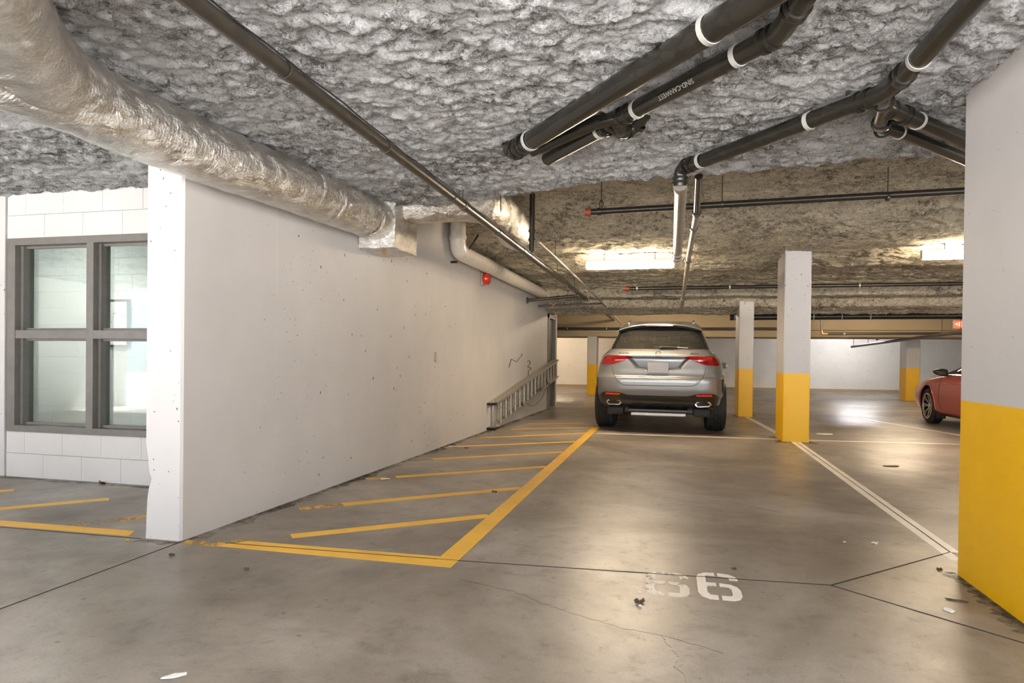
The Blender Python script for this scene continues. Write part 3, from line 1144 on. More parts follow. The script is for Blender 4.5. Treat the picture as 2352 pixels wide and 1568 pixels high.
# lettering printed on the pipe, upside down, on the side turned to the camera
tp = lerp(A, B, .47)
side = Vector((-.45, -.65, -.55))
side = (side - d * side.dot(d)).normalized()
tx = -d
ty = side.cross(tx)
text_mesh('pipe_lettering', 'SIND-CANWEST', .033, .0002, basis(tx, ty, tp + side * .0448), GRINT, t)

t = thing('drain_pipe', 'black drain pipe with tee and two branches ending in an elbow at the insulation edge', 'pipe')
A, B, C2 = (0.05, 4.56, ZP), (0.99, 3.48, ZP), (1.05, 2.62, ZP)
MB().tube(arcpath([(0.045, 4.60, ZP - .11), (0.045, 4.585, ZP), (0.99, 3.47, ZP), (1.012, 3.15, ZP), (1.07, 1.9, ZP), (1.25, -2.1, ZP)], .09), .0445, 18).build('pipe', ABS, t, True)
d = dirv(A, B)
straps(t, [(lerp(A, B, .13), d), (lerp(A, B, .70), d), (Vector((1.012, 3.13, ZP)), (.04, -1, 0))], .0445)
couplings(t, [(lerp(A, B, .035), d), (lerp(A, B, .065), d), (lerp(A, B, .90), d), (lerp(A, B, .94), d), (Vector((1.0, 3.32, ZP)), (.05, -1, 0)), (Vector((1.003, 3.27, ZP)), (.05, -1, 0)),
              (Vector((.045, 4.60, ZP - .06)), (0, 0, 1)), (Vector((.045, 4.60, ZP - .09)), (0, 0, 1))], .0445, ABS, h=.016)
MB().tube(arcpath([(0.975, 3.50, ZP), (1.03, 3.66, ZP), (1.18, 3.83, ZP), (1.74, 4.42, ZP)], .07), .042, 16).build('branch_pipe', ABS, t, True)
MB().tube(arcpath([(1.03, 3.64, ZP - .01), (1.08, 3.91, ZP - .02), (1.26, 4.10, ZP - .01), (1.86, 4.76, ZP - .01)], .07), .036, 16).build('branch_pipe', ABS, t, True)
db = dirv((1.18, 3.83, ZP), (1.74, 4.42, ZP))
couplings(t, [(Vector((1.0, 3.57, ZP)), (.3, 1, 0)), (Vector((1.01, 3.60, ZP)), (.3, 1, 0)), (Vector((1.055, 3.70, ZP)), db), (Vector((1.075, 3.72, ZP)), db),
              (Vector((1.16, 3.81, ZP)), db), (Vector((1.18, 3.83, ZP)), db), (Vector((1.075, 3.86, ZP - .02)), (.2, 1, 0)), (Vector((1.11, 3.95, ZP - .02)), db)], .042, ABS, h=.014)
straps(t, [(Vector((1.27, 3.925, ZP)), db)], .042, h=.018)
straps(t, [(Vector((1.22, 4.06, ZP - .01)), db)], .036, h=.014)

t = thing('grey_drain_pipe', 'light grey pipe running from the black elbow towards the lamp', 'pipe')
MB().tube([(0.045, 4.60, 2.27), (0.045, 4.64, 2.26), (0.05, 4.8, 2.30), (0.06, 8.2, 2.30)], .0475, 18).build('pipe', GREYP, t, True)
couplings(t, [(Vector((.055, 7.7, 2.30)), (0, 1, 0)), (Vector((.055, 7.95, 2.30)), (0, 1, 0)), (Vector((.06, 8.15, 2.30)), (0, 1, 0))], .0475, GREYP, h=.05, extra=.008)
t = thing('grey_conduit', 'slim grey pipe beside the light grey one, black at its upper end', 'pipe')
MB().tube([(0.19, 5.25, 2.50), (0.21, 6.2, 2.412)], .030, 14).build('black_section', ABS, t, True)
MB().tube([(0.21, 6.15, 2.415), (0.20, 8.8, 2.37), (0.19, 10.5, 2.22), (0.18, 12.9, 2.00)], .030, 14).build('pipe', GREYP, t, True)
couplings(t, [(Vector((.21, 6.16, 2.415)), (0, 1, -.05)), (Vector((.208, 6.8, 2.405)), (0, 1, 0)), (Vector((.20, 8.75, 2.37)), (0, 1, -.05)), (Vector((.185, 11.5, 2.13)), (0, 1, -.05))], .030, DGREYP, h=.05)
MB().tube([(.20, 8.8, 2.40), (.20, 8.8, 2.58)], .005, 6).build('hanger_rod', DGREYP, t)


def rod(t, x, y, z0, z1, r=.0045):
    MB().tube([(x, y, z0), (x, y, z1)], r, 6, True).build('hanger_rod', DGREYP, t)


t = thing('sprinkler_pipe', 'long dark grey sprinkler pipe running the length of the wall, cable clipped along it', 'pipe')
SX = lambda y: -1.625 + 0.0 * y - 0.004 * (y - 2)
MB().tube([(-1.63, -2.1, 2.30), (-1.63, 1.2, 2.30), (SX(4), 4, 2.30), (SX(9), 9, 2.295), (SX(14), 14, 2.295), (SX(19.9), 19.9, 2.29)], .0345, 16).build('pipe', DGREYP, t, True)
couplings(t, [(Vector((SX(y), y, 2.298)), (0, 1, 0)) for y in (2.52, 3.55, 4.75, 5.05, 6.1, 7.2, 8.6, 10.5, 11.6, 13.0)], .0345, DGREYP, h=.05, extra=.005)
cab = []
for i in range(60):
    y = 1.2 + i * 0.16
    cab.append((SX(y) + .030 + .005 * math.sin(i * .7), y, 2.326 + .004 * math.sin(i * 1.9)))
MB().tube(cab, .0045, 6).build('cable', WIRE, t, True)
for y in (5.0, 7.6, 9.6, 11.4):
    rod(t, SX(y), y, 2.33, 2.62 if y > 5.4 else 2.46)
    MB().ring((SX(y), y, 2.30), (0, 1, 0), .035, .040, .02, 14).build('clevis', DGREYP, t, True)

t = thing('sprinkler_branch', 'dark cross pipe fixed to the wall by a flange', 'pipe')
MB().tube([(WX(11.9) + .012, 11.9, 2.165), (-1.67, 12.0, 2.255)], .026, 14).build('pipe', DGREYP, t, True)
MB().tube([(WX(11.9) + .001, 11.9, 2.165), (WX(11.9) + .02, 11.9, 2.165)], .06, 16).build('flange', DGREYP, t, True)
MB().ring((-2.05, 11.96, 2.22), (1, 0.1, .1), .026, .032, .06).build('coupling', DGREYP, t, True)
t = thing('sprinkler_branch', 'thinner cross pipe just behind the flanged one by the door', 'pipe')
MB().tube([(WX(12.9) + .002, 12.9, 2.145), (-1.345, 13.1, 2.20)], .018, 12).build('pipe', DGREYP, t, True)
MB().ring((-2.3, 12.93, 2.165), (1, 0.1, .05), .018, .026, .04).build('coupling', COPPER, t, True)

t = thing('conduit', 'thin pale conduit running beside the long sprinkler pipe', 'pipe')
MB().tube([(-1.47, 7.25, 2.395), (-1.40, 10, 2.31), (-1.30, 14, 2.15), (-1.25, 17.2, 1.99)], .017, 10).build('pipe', GREYP, t, True)
for y, x, z in ((8.2, -1.445, 2.37), (9.7, -1.41, 2.32), (10.6, -1.385, 2.285)):
    rod(t, x, y, z, 2.60, .004)

t = thing('drop_pipe', 'dark vertical pipe stub hanging below the far insulation', 'pipe')
MB().tube([(-1.495, 7.0, 2.95), (-1.495, 7.0, 2.26)], .030, 14).build('pipe', STEELP, t, True)
couplings(t, [(Vector((-1.495, 7, 2.47)), (0, 0, 1)), (Vector((-1.495, 7, 2.38)), (0, 0, 1))], .030, STEELP, h=.02)
MB().tube([(-1.495, 7, 2.27), (-1.495, 7, 2.235)], [.022, .008], 10).build('sprinkler_head', DGREYP, t, True)

t = thing('sprinkler_pipe', 'black cross pipe with red end cap, nearer and thicker of the two', 'pipe')
MB().tube([(-0.80, 6.6, 2.562), (1.0, 6.6, 2.59), (3.6, 6.6, 2.63), (14.5, 6.6, 2.66)], .031, 16).build('pipe', STEELP, t, True)
m = MB()
m.ring((-0.82, 6.6, 2.562), (1, 0, 0), .01, .050, .035, 18)
m.ring((-0.845, 6.6, 2.562), (1, 0, 0), .01, .042, .03, 18)
m.build('end_cap', RUST, t, True)
MB().tube([(-.86, 6.6, 2.562), (-.80, 6.6, 2.562)], .030, 14).build('end_plug', RUST, t, True)
MB().ring((-.72, 6.6, 2.563), (1, 0, 0), .031, .040, .035).build('coupling', STEELP, t, True)
rod(t, -.70, 6.6, 2.60, 2.86)
m = MB()
for s in (-1, 1):
    m.tube(arcpath([(-.70, 6.6 + s * .005, 2.68), (-.70 + s * .022, 6.6, 2.645), (-.70 + s * .012, 6.6, 2.60)], .02), .005, 6)
m.build('clevis', STEELP, t, True)
for x in (0.46, 1.9):
    rod(t, x, 6.6, 2.61, 2.86)
    MB().ring((x, 6.6, 2.583), (1, 0, 0.015), .031, .036, .02).build('clevis', DGREYP, t, True)

t = thing('sprinkler_pipe', 'black cross pipe with small red end cap, farther one above the beam rolls', 'pipe')
MB().tube([(-0.78, 12.2, 2.39), (5.6, 12.2, 2.40)], .032, 14).build('pipe', STEELP, t, True)
MB().tube([(-0.86, 12.2, 2.39), (-.76, 12.2, 2.39)], .043, 14).build('end_cap', RUST, t, True)
MB().tube(arcpath([(-.86, 12.2, 2.40), (-1.3, 12.2, 2.43), (-1.52, 12.2, 2.32), (-1.5, 12.2, 2.12)], .2), .008, 8).build('flexible_hose', GREYP, t, True)
for x in (-.62, 1.0, 3.1):
    rod(t, x, 12.2, 2.42, 2.56)
    MB().ring((x, 12.2, 2.395), (1, 0, 0), .032, .038, .025).build('clevis', STRAP, t, True)

t = thing('pipe_run', 'thick black pipe hung right behind the insulated beam', 'pipe')
MB().tube([(1.25, 15.1, 2.045), (8.6, 15.1, 2.07)], .065, 14).build('pipe', ABS, t, True)
straps(t, [(Vector((x, 15.1, 2.05)), (1, 0, 0)) for x in (1.35, 2.95, 3.5, 4.05)], .066, h=.02)
t = thing('pipe_run', 'brown sprinkler pipe along the face of the concrete beam', 'pipe')
MB().tube([(-3.6, 19.93, 2.03), (3.6, 19.93, 2.03)], .034, 12).build('pipe', DGREYP, t, True)
for x in (-3.1, -1.9, 2.2):
    MB().ring((x, 19.93, 2.03), (1, 0, 0), .034, .044, .03).build('clevis', STRAP, t, True)
t = thing('conduit', 'thin bright conduit on the beam ledge left of the silver car', 'pipe')
MB().tube([(-3.6, 20.02, 1.93), (-1.0, 20.02, 1.96)], .022, 10).build('pipe', STRAP, t, True)
t = thing('copper_pipe', 'pipe dropping to a copper elbow and running along under the beam', 'pipe')
MB().tube([(4.03, 19.6, 2.30), (4.05, 19.6, 1.95)], .032, 12).build('drop', GREYP, t, True)
MB().tube(arcpath([(4.05, 19.6, 1.97), (4.06, 19.6, 1.87), (4.20, 19.6, 1.87)], .07), .038, 12).build('copper_elbow', COPPER, t, True)
MB().tube([(4.18, 19.6, 1.87), (9.5, 19.6, 1.90)], .034, 12).build('pipe', DGREYP, t, True)
for x in (4.62, 7.0):
    rod(t, x, 19.6, 1.90, 2.5, .008)
    MB().ring((x, 19.6, 1.875), (1, 0, 0), .034, .044, .04).build('clevis', STRAP, t, True)
t = thing('pipe_run', 'grey pipe hung on rods in front of the bright back wall', 'pipe')
MB().tube([(5.9, 24.0, 1.62), (6.15, 20.5, 1.715), (6.45, 17.0, 1.81), (6.8, 13.5, 1.90)], .042, 12).build('pipe', DGREYP, t, True)
rod(t, 5.92, 23.9, 1.64, 2.6, .008)
rod(t, 6.02, 22.6, 1.68, 2.6, .008)
rod(t, 6.45, 17.0, 1.84, 2.6, .008)
rod(t, 6.75, 14.0, 1.92, 2.3, .008)
cm = thing('camera_head', 'small dark security camera above the grey pipe', 'camera', (6.22, 22.2, 1.86))
m = MB()
m.tube([(0.09, -.03, .05), (-.09, .03, -.04)], .055, 12)
m.build('housing', BLACKP, cm, True)
MB().tube([(0.03, 0, .04), (0.06, .02, .74)], .010, 8).build('bracket', BLACKP, cm)

# big white pvc pipe with elbow
t = thing('pvc_pipe', 'large white plastic pipe with elbow running along the top of the wall', 'pipe')
MB().tube(arcpath([(-2.555, 7.62, 2.95), (-2.555, 7.62, 2.38), (-2.50, 13.9, 2.385)], .16, 10), .098, 22).build('pipe', PVC, t, True)
MB().ring((-2.555, 7.62, 2.545), (0, 0, 1), .098, .108, .05, 22).build('coupling', PVC, t, True)
m = MB()
m.tube([(WX(7.7), 7.70, 2.262), (-2.585, 7.70, 2.262)], .014, 8)
m.tube([(-2.46, 7.80, 2.44), (-2.40, 7.95, 2.62), (-2.38, 8.05, 2.88)], .012, 8)
m.build('support_bracket', STEELP, t, True)

# ------------------------------------------------------------------ foil ducts
def wrinkle(seed, amp):
    def f(i, a, p):
        v = math.sin(a * 3 + seed) * .25 * math.sin(p.y * 2.3 + seed) + math.sin(p.y * 31 + math.sin(a * 2) * 3 + seed) * .16 \
            + math.sin(p.y * 57 + a * 4 + seed) * .10 + math.sin(a * 9 + p.y * 12) * .10 + math.sin(p.x * 44 + a * 5) * .08
        return v * amp
    return f


t = thing('foil_duct', 'long silver foil wrapped air duct along the wall top, curving out at upper left', 'duct')
ctl = [(-1.93, -2.1, 2.24), (-1.91, -.5, 2.24), (-1.89, .5, 2.245), (-1.90, 1.15, 2.245), (-2.05, 1.50, 2.245), (-2.34, 1.85, 2.24), (-2.52, 2.15, 2.225), (-2.59, 2.45, 2.215), (-2.60, 2.8, 2.215), (-2.575, 3.3, 2.215), (-2.54, 3.8, 2.235), (-2.535, 4.4, 2.25), (-2.525, 5.0, 2.265), (-2.52, 5.3, 2.27)]
pts = []
for i in range(len(ctl) - 1):
    for k in range(18):
        pts.append(Vector(ctl[i]).lerp(Vector(ctl[i + 1]), k / 18))
pts.append(Vector(ctl[-1]))
sm = pts[:]
for _ in range(12):
    for i in range(1, len(sm) - 1):
        sm[i] = (sm[i - 1] + sm[i] * 2 + sm[i + 1]) / 4
MB().tube(sm, .172, 56, True, wrinkle(1.0, .016)).build('duct', FOIL, t, True, 60)
for y, x in ((4.15, -2.536), (4.45, -2.534), (5.1, -2.524)):
    MB().tube([(x, y - .03, 2.235 + (y - 2) * .008), (x, y - .02, 2.235 + (y - 2) * .008), (x, y, 2.235 + (y - 2) * .008), (x, y + .02, 2.235 + (y - 2) * .008), (x, y + .03, 2.235 + (y - 2) * .008)],
              [.165, .176, .178, .176, .165], 40, False, wrinkle(y, .008)).build('foil_tape', FOIL, t, True, 60)


pts = []
ctl = [(-2.56, 2.75, 2.20), (-2.56, 2.4, 2.19), (-2.57, 2.05, 2.185), (-2.64, 1.7, 2.18), (-2.80, 1.3, 2.18), (-3.0, .8, 2.18), (-3.2, -.6, 2.18), (-3.3, -2.1, 2.18)]
for i in range(len(ctl) - 1):
    for k in range(12):
        pts.append(Vector(ctl[i]).lerp(Vector(ctl[i + 1]), k / 12))
MB().tube(pts, .155, 44, True, wrinkle(3.3, .014)).build('branch_duct', FOIL, t, True, 60)


def foil_box(x0, x1, y0, y1, z0, z1, n=14, amp=.008):
    bm = bmesh.new()
    bmesh.ops.create_cube(bm, size=1.0)
    bmesh.ops.subdivide_edges(bm, edges=bm.edges[:], cuts=n, use_grid_fill=True)
    c = np.array([v.co[:] for v in bm.verts])
    s = np.array([x1 - x0, y1 - y0, z1 - z0])
    o = np.array([(x0 + x1) / 2, (y0 + y1) / 2, (z0 + z1) / 2])
    q = c * s + o
    dd = np.stack([perlin(q[:, 0] * 14 + 3, q[:, 1] * 14, q[:, 2] * 9), perlin(q[:, 0] * 14, q[:, 1] * 14 + 9, q[:, 2] * 9), perlin(q[:, 0] * 14, q[:, 1] * 14, q[:, 2] * 9 + 5)], -1)
    q = q + dd * amp * 2
    bm.verts.index_update()
    m = MB()
    m.add([tuple(p) for p in q], [tuple(v.index for v in f.verts) for f in bm.faces])
    bm.free()
    return m


foil_box(-2.69, -2.345, 5.28, 5.78, 2.03, 2.47).build('plenum_box', FOIL, t, True, 40)
MB().tube([(-2.52, 5.45, 2.05), (-2.525, 5.45, 2.03), (-2.52, 5.46, 1.995)], [.025, .02, .008], 8).build('sealant_drip', TERRA, t, True)
t = thing('foil_duct', 'short foil wrapped branch duct crossing from the box to a capped end', 'duct')
ctl = [(-2.45, 5.54, 2.42), (-2.25, 5.62, 2.455), (-2.11, 5.77, 2.51), (-1.93, 5.93, 2.57), (-1.80, 6.15, 2.60), (-1.76, 6.5, 2.60), (-1.79, 7.1, 2.585), (-1.83, 7.75, 2.575)]
pts = []
for i in range(len(ctl) - 1):
    for k in range(10):
        pts.append(Vector(ctl[i]).lerp(Vector(ctl[i + 1]), k / 10))
pts.append(Vector(ctl[-1]))
for _ in range(8):
    for i in range(1, len(pts) - 1):
        pts[i] = (pts[i - 1] + pts[i] * 2 + pts[i + 1]) / 4
n_ = len(pts)
rad = [.135 + .065 * min(1.0, i / (n_ * .5)) for i in range(n_)]
rad[-1] *= .80
rad[-2] *= .95
MB().tube(pts, rad, 44, True, wrinkle(2.2, .014)).build('duct', FOIL, t, True, 60)
for y in (5.9, 6.8):
    rod(t, -1.56 if y < 6 else -1.45, y, 2.44, 2.9)

# ------------------------------------------------------------------ fire alarm bell, wall plate, wires
t = thing('fire_alarm', 'red fire alarm sounder on the white wall under the big plastic pipe', 'alarm', (WX(9.0), 9.0, 2.215))
MB().bevbox(0, .035, -.055, .055, -.10, .08, .01).build('back_box', GREYP, t)
m = MB()
m.tube([(.03, 0.02, 0), (.055, 0.02, 0), (.10, 0.02, 0), (.118, 0.02, 0), (.125, .02, 0)], [.085, .09, .085, .06, .02], 20)
m.build('red_dome', REDP, t, True, 80)
t = thing('wall_plate', 'small grey blank plate low on the white wall', 'wall plate', (WX(7.2), 7.2, 1.08))
m = MB()
m.bevbox(0, .006, -.032, .032, -.058, .058, .002)
m.build('plate', GREYP, t)
m = MB()
m.box(.0055, .0075, -.02, .02, -.045, .045)
m.build('cover', STRAP, t)


def wire(name, label, pts, r=.006, R=.03):
    o = MB().tube(arcpath(pts, R), r, 6).build(name, WIRE, None, True)
    return tag(o, label, 'wire')


wx = WX(11.0) + .008
wire('wire_end', 'bent dark wire shaped like a check mark sticking out of the wall', [(wx - .006, 10.6, .93), (wx + .02, 10.65, 1.07), (wx + .03, 11.0, 1.02), (wx + .05, 11.35, 1.14), (wx + .03, 11.35, 1.17)])
wire('wire_end', 'curled dark cable hanging on the wall above the ladder', [(wx - .004, 11.95, 1.02), (wx + .02, 12.1, 1.05), (wx + .03, 12.15, .99), (wx + .02, 11.95, .93), (wx + .03, 12.25, .90), (wx + .03, 11.95, .84), (wx + .03, 11.98, .77)])

# ------------------------------------------------------------------ ladder on its side against the wall
t = thing('ladder', 'aluminium extension ladder lying on edge along the white wall', 'ladder', (0, 0, 0))
LA = Vector((-2.585, 9.40, 0.012))
LB = Vector((-2.50, 14.45, 0.675))
ld = (LB - LA).normalized()
HL = 0.385


def bar(a, b, w_, h_):
    """rectangular bar along a-b, w_ in x, h_ in z"""
    m = MB()
    a = Vector(a)
    b = Vector(b)
    vs = []
    for p in (a, b):
        for sx, sz in ((-1, -1), (1, -1), (1, 1), (-1, 1)):
            vs.append(p + Vector((sx * w_ / 2, 0, sz * h_ / 2)))
    m.add(vs, [(0, 1, 2, 3), (7, 6, 5, 4), (0, 4, 5, 1), (1, 5, 6, 2), (2, 6, 7, 3), (3, 7, 4, 0)])
    return m


for sec, (ox, s0, s1) in enumerate(((-.035, .0, .985), (.035, .04, 1.0))):
    a = LA.lerp(LB, s0) + Vector((ox, 0, 0))
    b = LA.lerp(LB, s1) + Vector((ox, 0, 0))
    up = Vector((0, -0.02, HL))
    for z, nm in ((Vector((0, 0, .014)), 'rail'), (up, 'rail')):
        m = bar(a + z, b + z, .062, .030)
        m2 = bar(a + z + Vector((.028, 0, -.012 if z.z > .1 else .012)), b + z + Vector((.028, 0, -.012 if z.z > .1 else .012)), .004, .030)
        m.add(m2.v, m2.f)
        m.build(nm, ALU, t)
    L = (b - a).length
    k = 0.18
    while k < L - .05:
        p = a + (b - a) * (k / L)
        MB().tube([p + Vector((0, 0, .02)), p + up - Vector((0, 0, .005))], .019, 8).build('rung', ALU, t, True)
        k += .305
for z in (.016, HL):
    p = LA + Vector((0, -.02, z))
    MB().bevbox(p.x - .075, p.x + .075, p.y - .035, p.y + .03, max(.001, p.z - .020), p.z + .016, .005).build('rubber_foot', RUBBER, t)
rope = arcpath([LA.lerp(LB, .38) + Vector((.06, 0, .02)), LA.lerp(LB, .5) + Vector((.07, 0, -.16)), LA.lerp(LB, .66) + Vector((.07, 0, -.13)), LA.lerp(LB, .75) + Vector((.06, 0, .05)), LA.lerp(LB, .72) + Vector((.06, 0, .3))], .5, 8)
MB().tube(rope, .005, 6).build('rope', WIRE, t, True)
for s in (.33, .62, .64):
    p = LA.lerp(LB, s) + Vector((.05, 0, .05))
    MB().bevbox(p.x - .02, p.x + .02, p.y - .05, p.y + .05, p.z - .03, p.z + .03, .005).build('rung_lock', DGREYP, t)
# wall hook that holds the far end
p = LA.lerp(LB, .78)
MB().tube(arcpath([(WX(p.y), p.y, p.z + .30), (p.x + .075, p.y, p.z + .0), (p.x + .085, p.y, p.z + .06)], .02), .007, 6).build('wall_hook', STEELP, t, True)


# ------------------------------------------------------------------ lamps
def lamp(x0, x1, y, z, mat, label, along='x', rods=0.0, group=None):
    t = thing('fluorescent_lamp', label, 'lamp', ((x0 + x1) / 2, y, z), group)
    h = (x1 - x0) / 2
    m = MB().bevbox(-h, h, -.035, .035, .03, .07, .008)
    for e in (-1, 1):
        m.bevbox(e * h - .012, e * h + .012, -.04, .04, -.045, .07, .004)
    di = MB()
    di.tube([(-h + .012, 0, -.008), (h - .012, 0, -.008)], .046, 16)
    if rods:
        for s in (-.35, .35):
            MB().tube([(s if along == 'x' else 0, 0 if along == 'x' else s, .07), (s if along == 'x' else 0, 0 if along == 'x' else s, .07 + rods)], .005, 6).build('hanger_rod', DGREYP, t)
    if along == 'y':
        R4 = Matrix.Rotation(PI / 2, 4, 'Z')
        m.xform(R4)
        di.xform(R4)
    m.build('housing', LAMPBODY, t)
    di.build('diffuser', mat, t, True, 80)
    return t


lamp(-1.18, 0.02, 9.25, 2.40, LWARM, 'lit fluorescent lamp between the pipes in the middle of the ceiling', rods=.10)
lamp(3.05, 4.25, 9.2, 2.43, LWARM, 'lit fluorescent lamp at the right, half hidden by the near pillar', rods=.08)
# the other lamps of the garage, outside the picture or hidden behind things
lamp(-0.9, 0.3, -0.2, 2.30, LCOOL, 'ceiling lamp behind the camera, middle of the drive lane', rods=.08)
lamp(-6.4, -5.2, 0.9, 2.30, LDIM, 'ceiling lamp in front of the window wall, far left', rods=.08)
lamp(3.4, 4.6, 1.6, 2.30, LCOOL, 'ceiling lamp right of the near pillar', rods=.08)
lamp(9.0, 10.2, 9.2, 2.43, LWARM, 'ceiling lamp over the bays beyond the red car', rods=.08)
lamp(-1.0, 0.2, 17.0, 2.47, LWARM, 'ceiling lamp behind the insulated beam ahead of the silver car', rods=.08)
lamp(4.6, 5.8, 17.0, 2.47, LWARM, 'ceiling lamp behind the insulated beam on the right', rods=.08)
lamp(-4.8, -3.6, 23.2, 2.40, LFARW, 'ceiling lamp behind the back beam, left end', rods=.5)
lamp(5.6, 6.8, 24.2, 2.35, LFARC, 'ceiling lamp behind the back beam washing the bright back wall', rods=.5)
lamp(-7.6, -6.4, 5.6, 2.45, LROOM, 'lamp inside the room behind the window', rods=.08)

# ------------------------------------------------------------------ exit sign
t = thing('exit_sign', 'red lit exit sign peeking out beside the near pillar', 'sign', (6.87, 18.0, 2.04))
MB().bevbox(-.20, .20, -.025, .025, -.10, .10, .006).build('housing', STRAP, t)
MB().box(-.185, .195, -.030, -.022, -.09, .09).build('lit_face', LEXIT, t)
text_mesh('exit_lettering', '<EXIT', .135, .001, basis((1, 0, 0), (0, 0, 1), (0.005, -.032, 0)), LEXITL, t)
MB().tube([(0, 0, .10), (0, 0, .55)], .008, 6).build('hanger_rod', DGREYP, t)


# ------------------------------------------------------------------ cars
def pchip(xs, ys, x):
    xs = np.array(xs, float)
    ys = np.array(ys, float)
    d = np.diff(ys) / np.diff(xs)
    m = np.zeros_like(ys)
    m[0], m[-1] = d[0], d[-1]
    for i in range(1, len(xs) - 1):
        m[i] = 0 if d[i - 1] * d[i] <= 0 else 2 * d[i - 1] * d[i] / (d[i - 1] + d[i])
    i = np.clip(np.searchsorted(xs, x) - 1, 0, len(xs) - 2)
    h = xs[i + 1] - xs[i]
    t = (x - xs[i]) / h
    return float(ys[i] * (2 * t ** 3 - 3 * t ** 2 + 1) + h * m[i] * (t ** 3 - 2 * t ** 2 + t) + ys[i + 1] * (-2 * t ** 3 + 3 * t ** 2) + h * m[i + 1] * (t ** 3 - t ** 2))


class Loft:
    def __init__(self, rows, nr, nf, recess=None):
        z, w_, yr, yf = zip(*rows)
        self.z, self.w_, self.r_, self.f_ = z, w_, yr, yf
        self.nr, self.nf = nr, nf
        self.recess = recess

    def at(self, z):
        return pchip(self.z, self.w_, z), pchip(self.z, self.r_, z), pchip(self.z, self.f_, z)

    def rear(self, x, z):
        w_, yr, yf = self.at(z)
        ym = (yr + yf) / 2
        u = min(abs(x) / w_, 0.9999)
        y = ym - (ym - yr) * (1 - u ** self.nr) ** (1 / self.nr)
        if self.recess:
            y += self.recess(x, z)
        return y

    def side(self, y, z):
        w_, yr, yf = self.at(z)
        ym = (yr + yf) / 2
        a = (yf - yr) / 2
        s = min(abs(y - ym) / a, 0.9999)
        n = self.nr if y < ym else self.nf
        return w_ * (1 - s ** n) ** (1 / n)

    def outline(self, z, U, S):
        """closed plan outline, rear centre line first, going to +x side; U: fractions across, S: fractions along"""
        w_, yr, yf = self.at(z)
        ym = (yr + yf) / 2
        a = (yf - yr) / 2
        pts = []
        for u in U:                                   # rear, from -x to +x
            y = ym - a * (1 - abs(u) ** self.nr) ** (1 / self.nr)
            x = u * w_
            if self.recess:
                y += self.recess(x, z)
            pts.append((x, y, z))
        for s in S:                                   # right side rear to front
            n = self.nr if s < 0 else self.nf
            pts.append((w_ * (1 - abs(s) ** n) ** (1 / n), ym + s * a, z))
        for u in U[::-1]:
            n = self.nf
            pts.append((u * w_, ym + a * (1 - abs(u) ** n) ** (1 / n), z))
        for s in S[::-1]:
            n = self.nr if s < 0 else self.nf
            pts.append((-w_ * (1 - abs(s) ** n) ** (1 / n), ym + s * a, z))
        return pts


def loft_solid(L, zs, U, S):
    m = MB()
    n = None
    for z in zs:
        o = L.outline(z, U, S)
        n = len(o)
        m.v += o
    for i in range(len(zs) - 1):
        for k in range(n):
            k2 = (k + 1) % n
            m.f.append((i * n + k, i * n + k2, (i + 1) * n + k2, (i + 1) * n + k))
            m.mi.append(0)
    m.f.append(tuple(range(n))[::-1])
    m.mi.append(0)
    m.f.append(tuple((len(zs) - 1) * n + k for k in range(n)))
    m.mi.append(0)
    return m


def rear_patch(L, cols, off, thick, rows=8, sub=3, push=None):
    """panel lying on the car's tail: cols = (x, zlow, zhigh)"""
    C = []
    for (a, b) in zip(cols[:-1], cols[1:]):
        for k in range(sub):
            t = k / sub
            C.append(tuple(a[i] * (1 - t) + b[i] * t for i in range(3)))
    C.append(cols[-1])
    nc = len(C)
    out, inn = [], []
    for (x, z0, z1) in C:
        for r in range(rows + 1):
            z = z0 + (z1 - z0) * r / rows
            y = L.rear(x, z)
            p = push(x, z) if push else 0.0
            out.append((x, y - off - p, z))
            inn.append((x, y - off + thick, z))
    m = MB()
    R = rows + 1
    fs = []
    for c in range(nc - 1):
        for r in range(rows):
            a = c * R + r
            fs.append((a, a + R, a + R + 1, a + 1))
    m.add(out, fs)
    # rim
    loop = [r for r in range(R)] + [c * R + rows for c in range(1, nc)] + [(nc - 1) * R + r for r in range(rows - 1, -1, -1)] + [c * R for c in range(nc - 2, 0, -1)]
    vs = [out[i] for i in loop] + [inn[i] for i in loop]
    k = len(loop)
    m.add(vs, [(i, (i + 1) % k, k + (i + 1) % k, k + i) for i in range(k)])
    return m


def side_patch(L, sgn, cols, off, thick, rows=6, sub=3):
    C = []
    for (a, b) in zip(cols[:-1], cols[1:]):
        for k in range(sub):
            t = k / sub
            C.append(tuple(a[i] * (1 - t) + b[i] * t for i in range(3)))
    C.append(cols[-1])
    nc = len(C)
    out, inn = [], []
    for (y, z0, z1) in C:
        for r in range(rows + 1):
            z = z0 + (z1 - z0) * r / rows
            x = L.side(y, z)
            out.append((sgn * (x + off), y, z))
            inn.append((sgn * (x + off - thick), y, z))
    m = MB()
    R = rows + 1
    fs = []
    for c in range(nc - 1):
        for r in range(rows):
            a = c * R + r
            fs.append((a, a + R, a + R + 1, a + 1) if sgn > 0 else (a, a + 1, a + R + 1, a + R))
    m.add(out, fs)
    loop = [r for r in range(R)] + [c * R + rows for c in range(1, nc)] + [(nc - 1) * R + r for r in range(rows - 1, -1, -1)] + [c * R for c in range(nc - 2, 0, -1)]
    k = len(loop)
    m.add([out[i] for i in loop] + [inn[i] for i in loop], [(i, (i + 1) % k, k + (i + 1) % k, k + i) for i in range(k)])
    return m


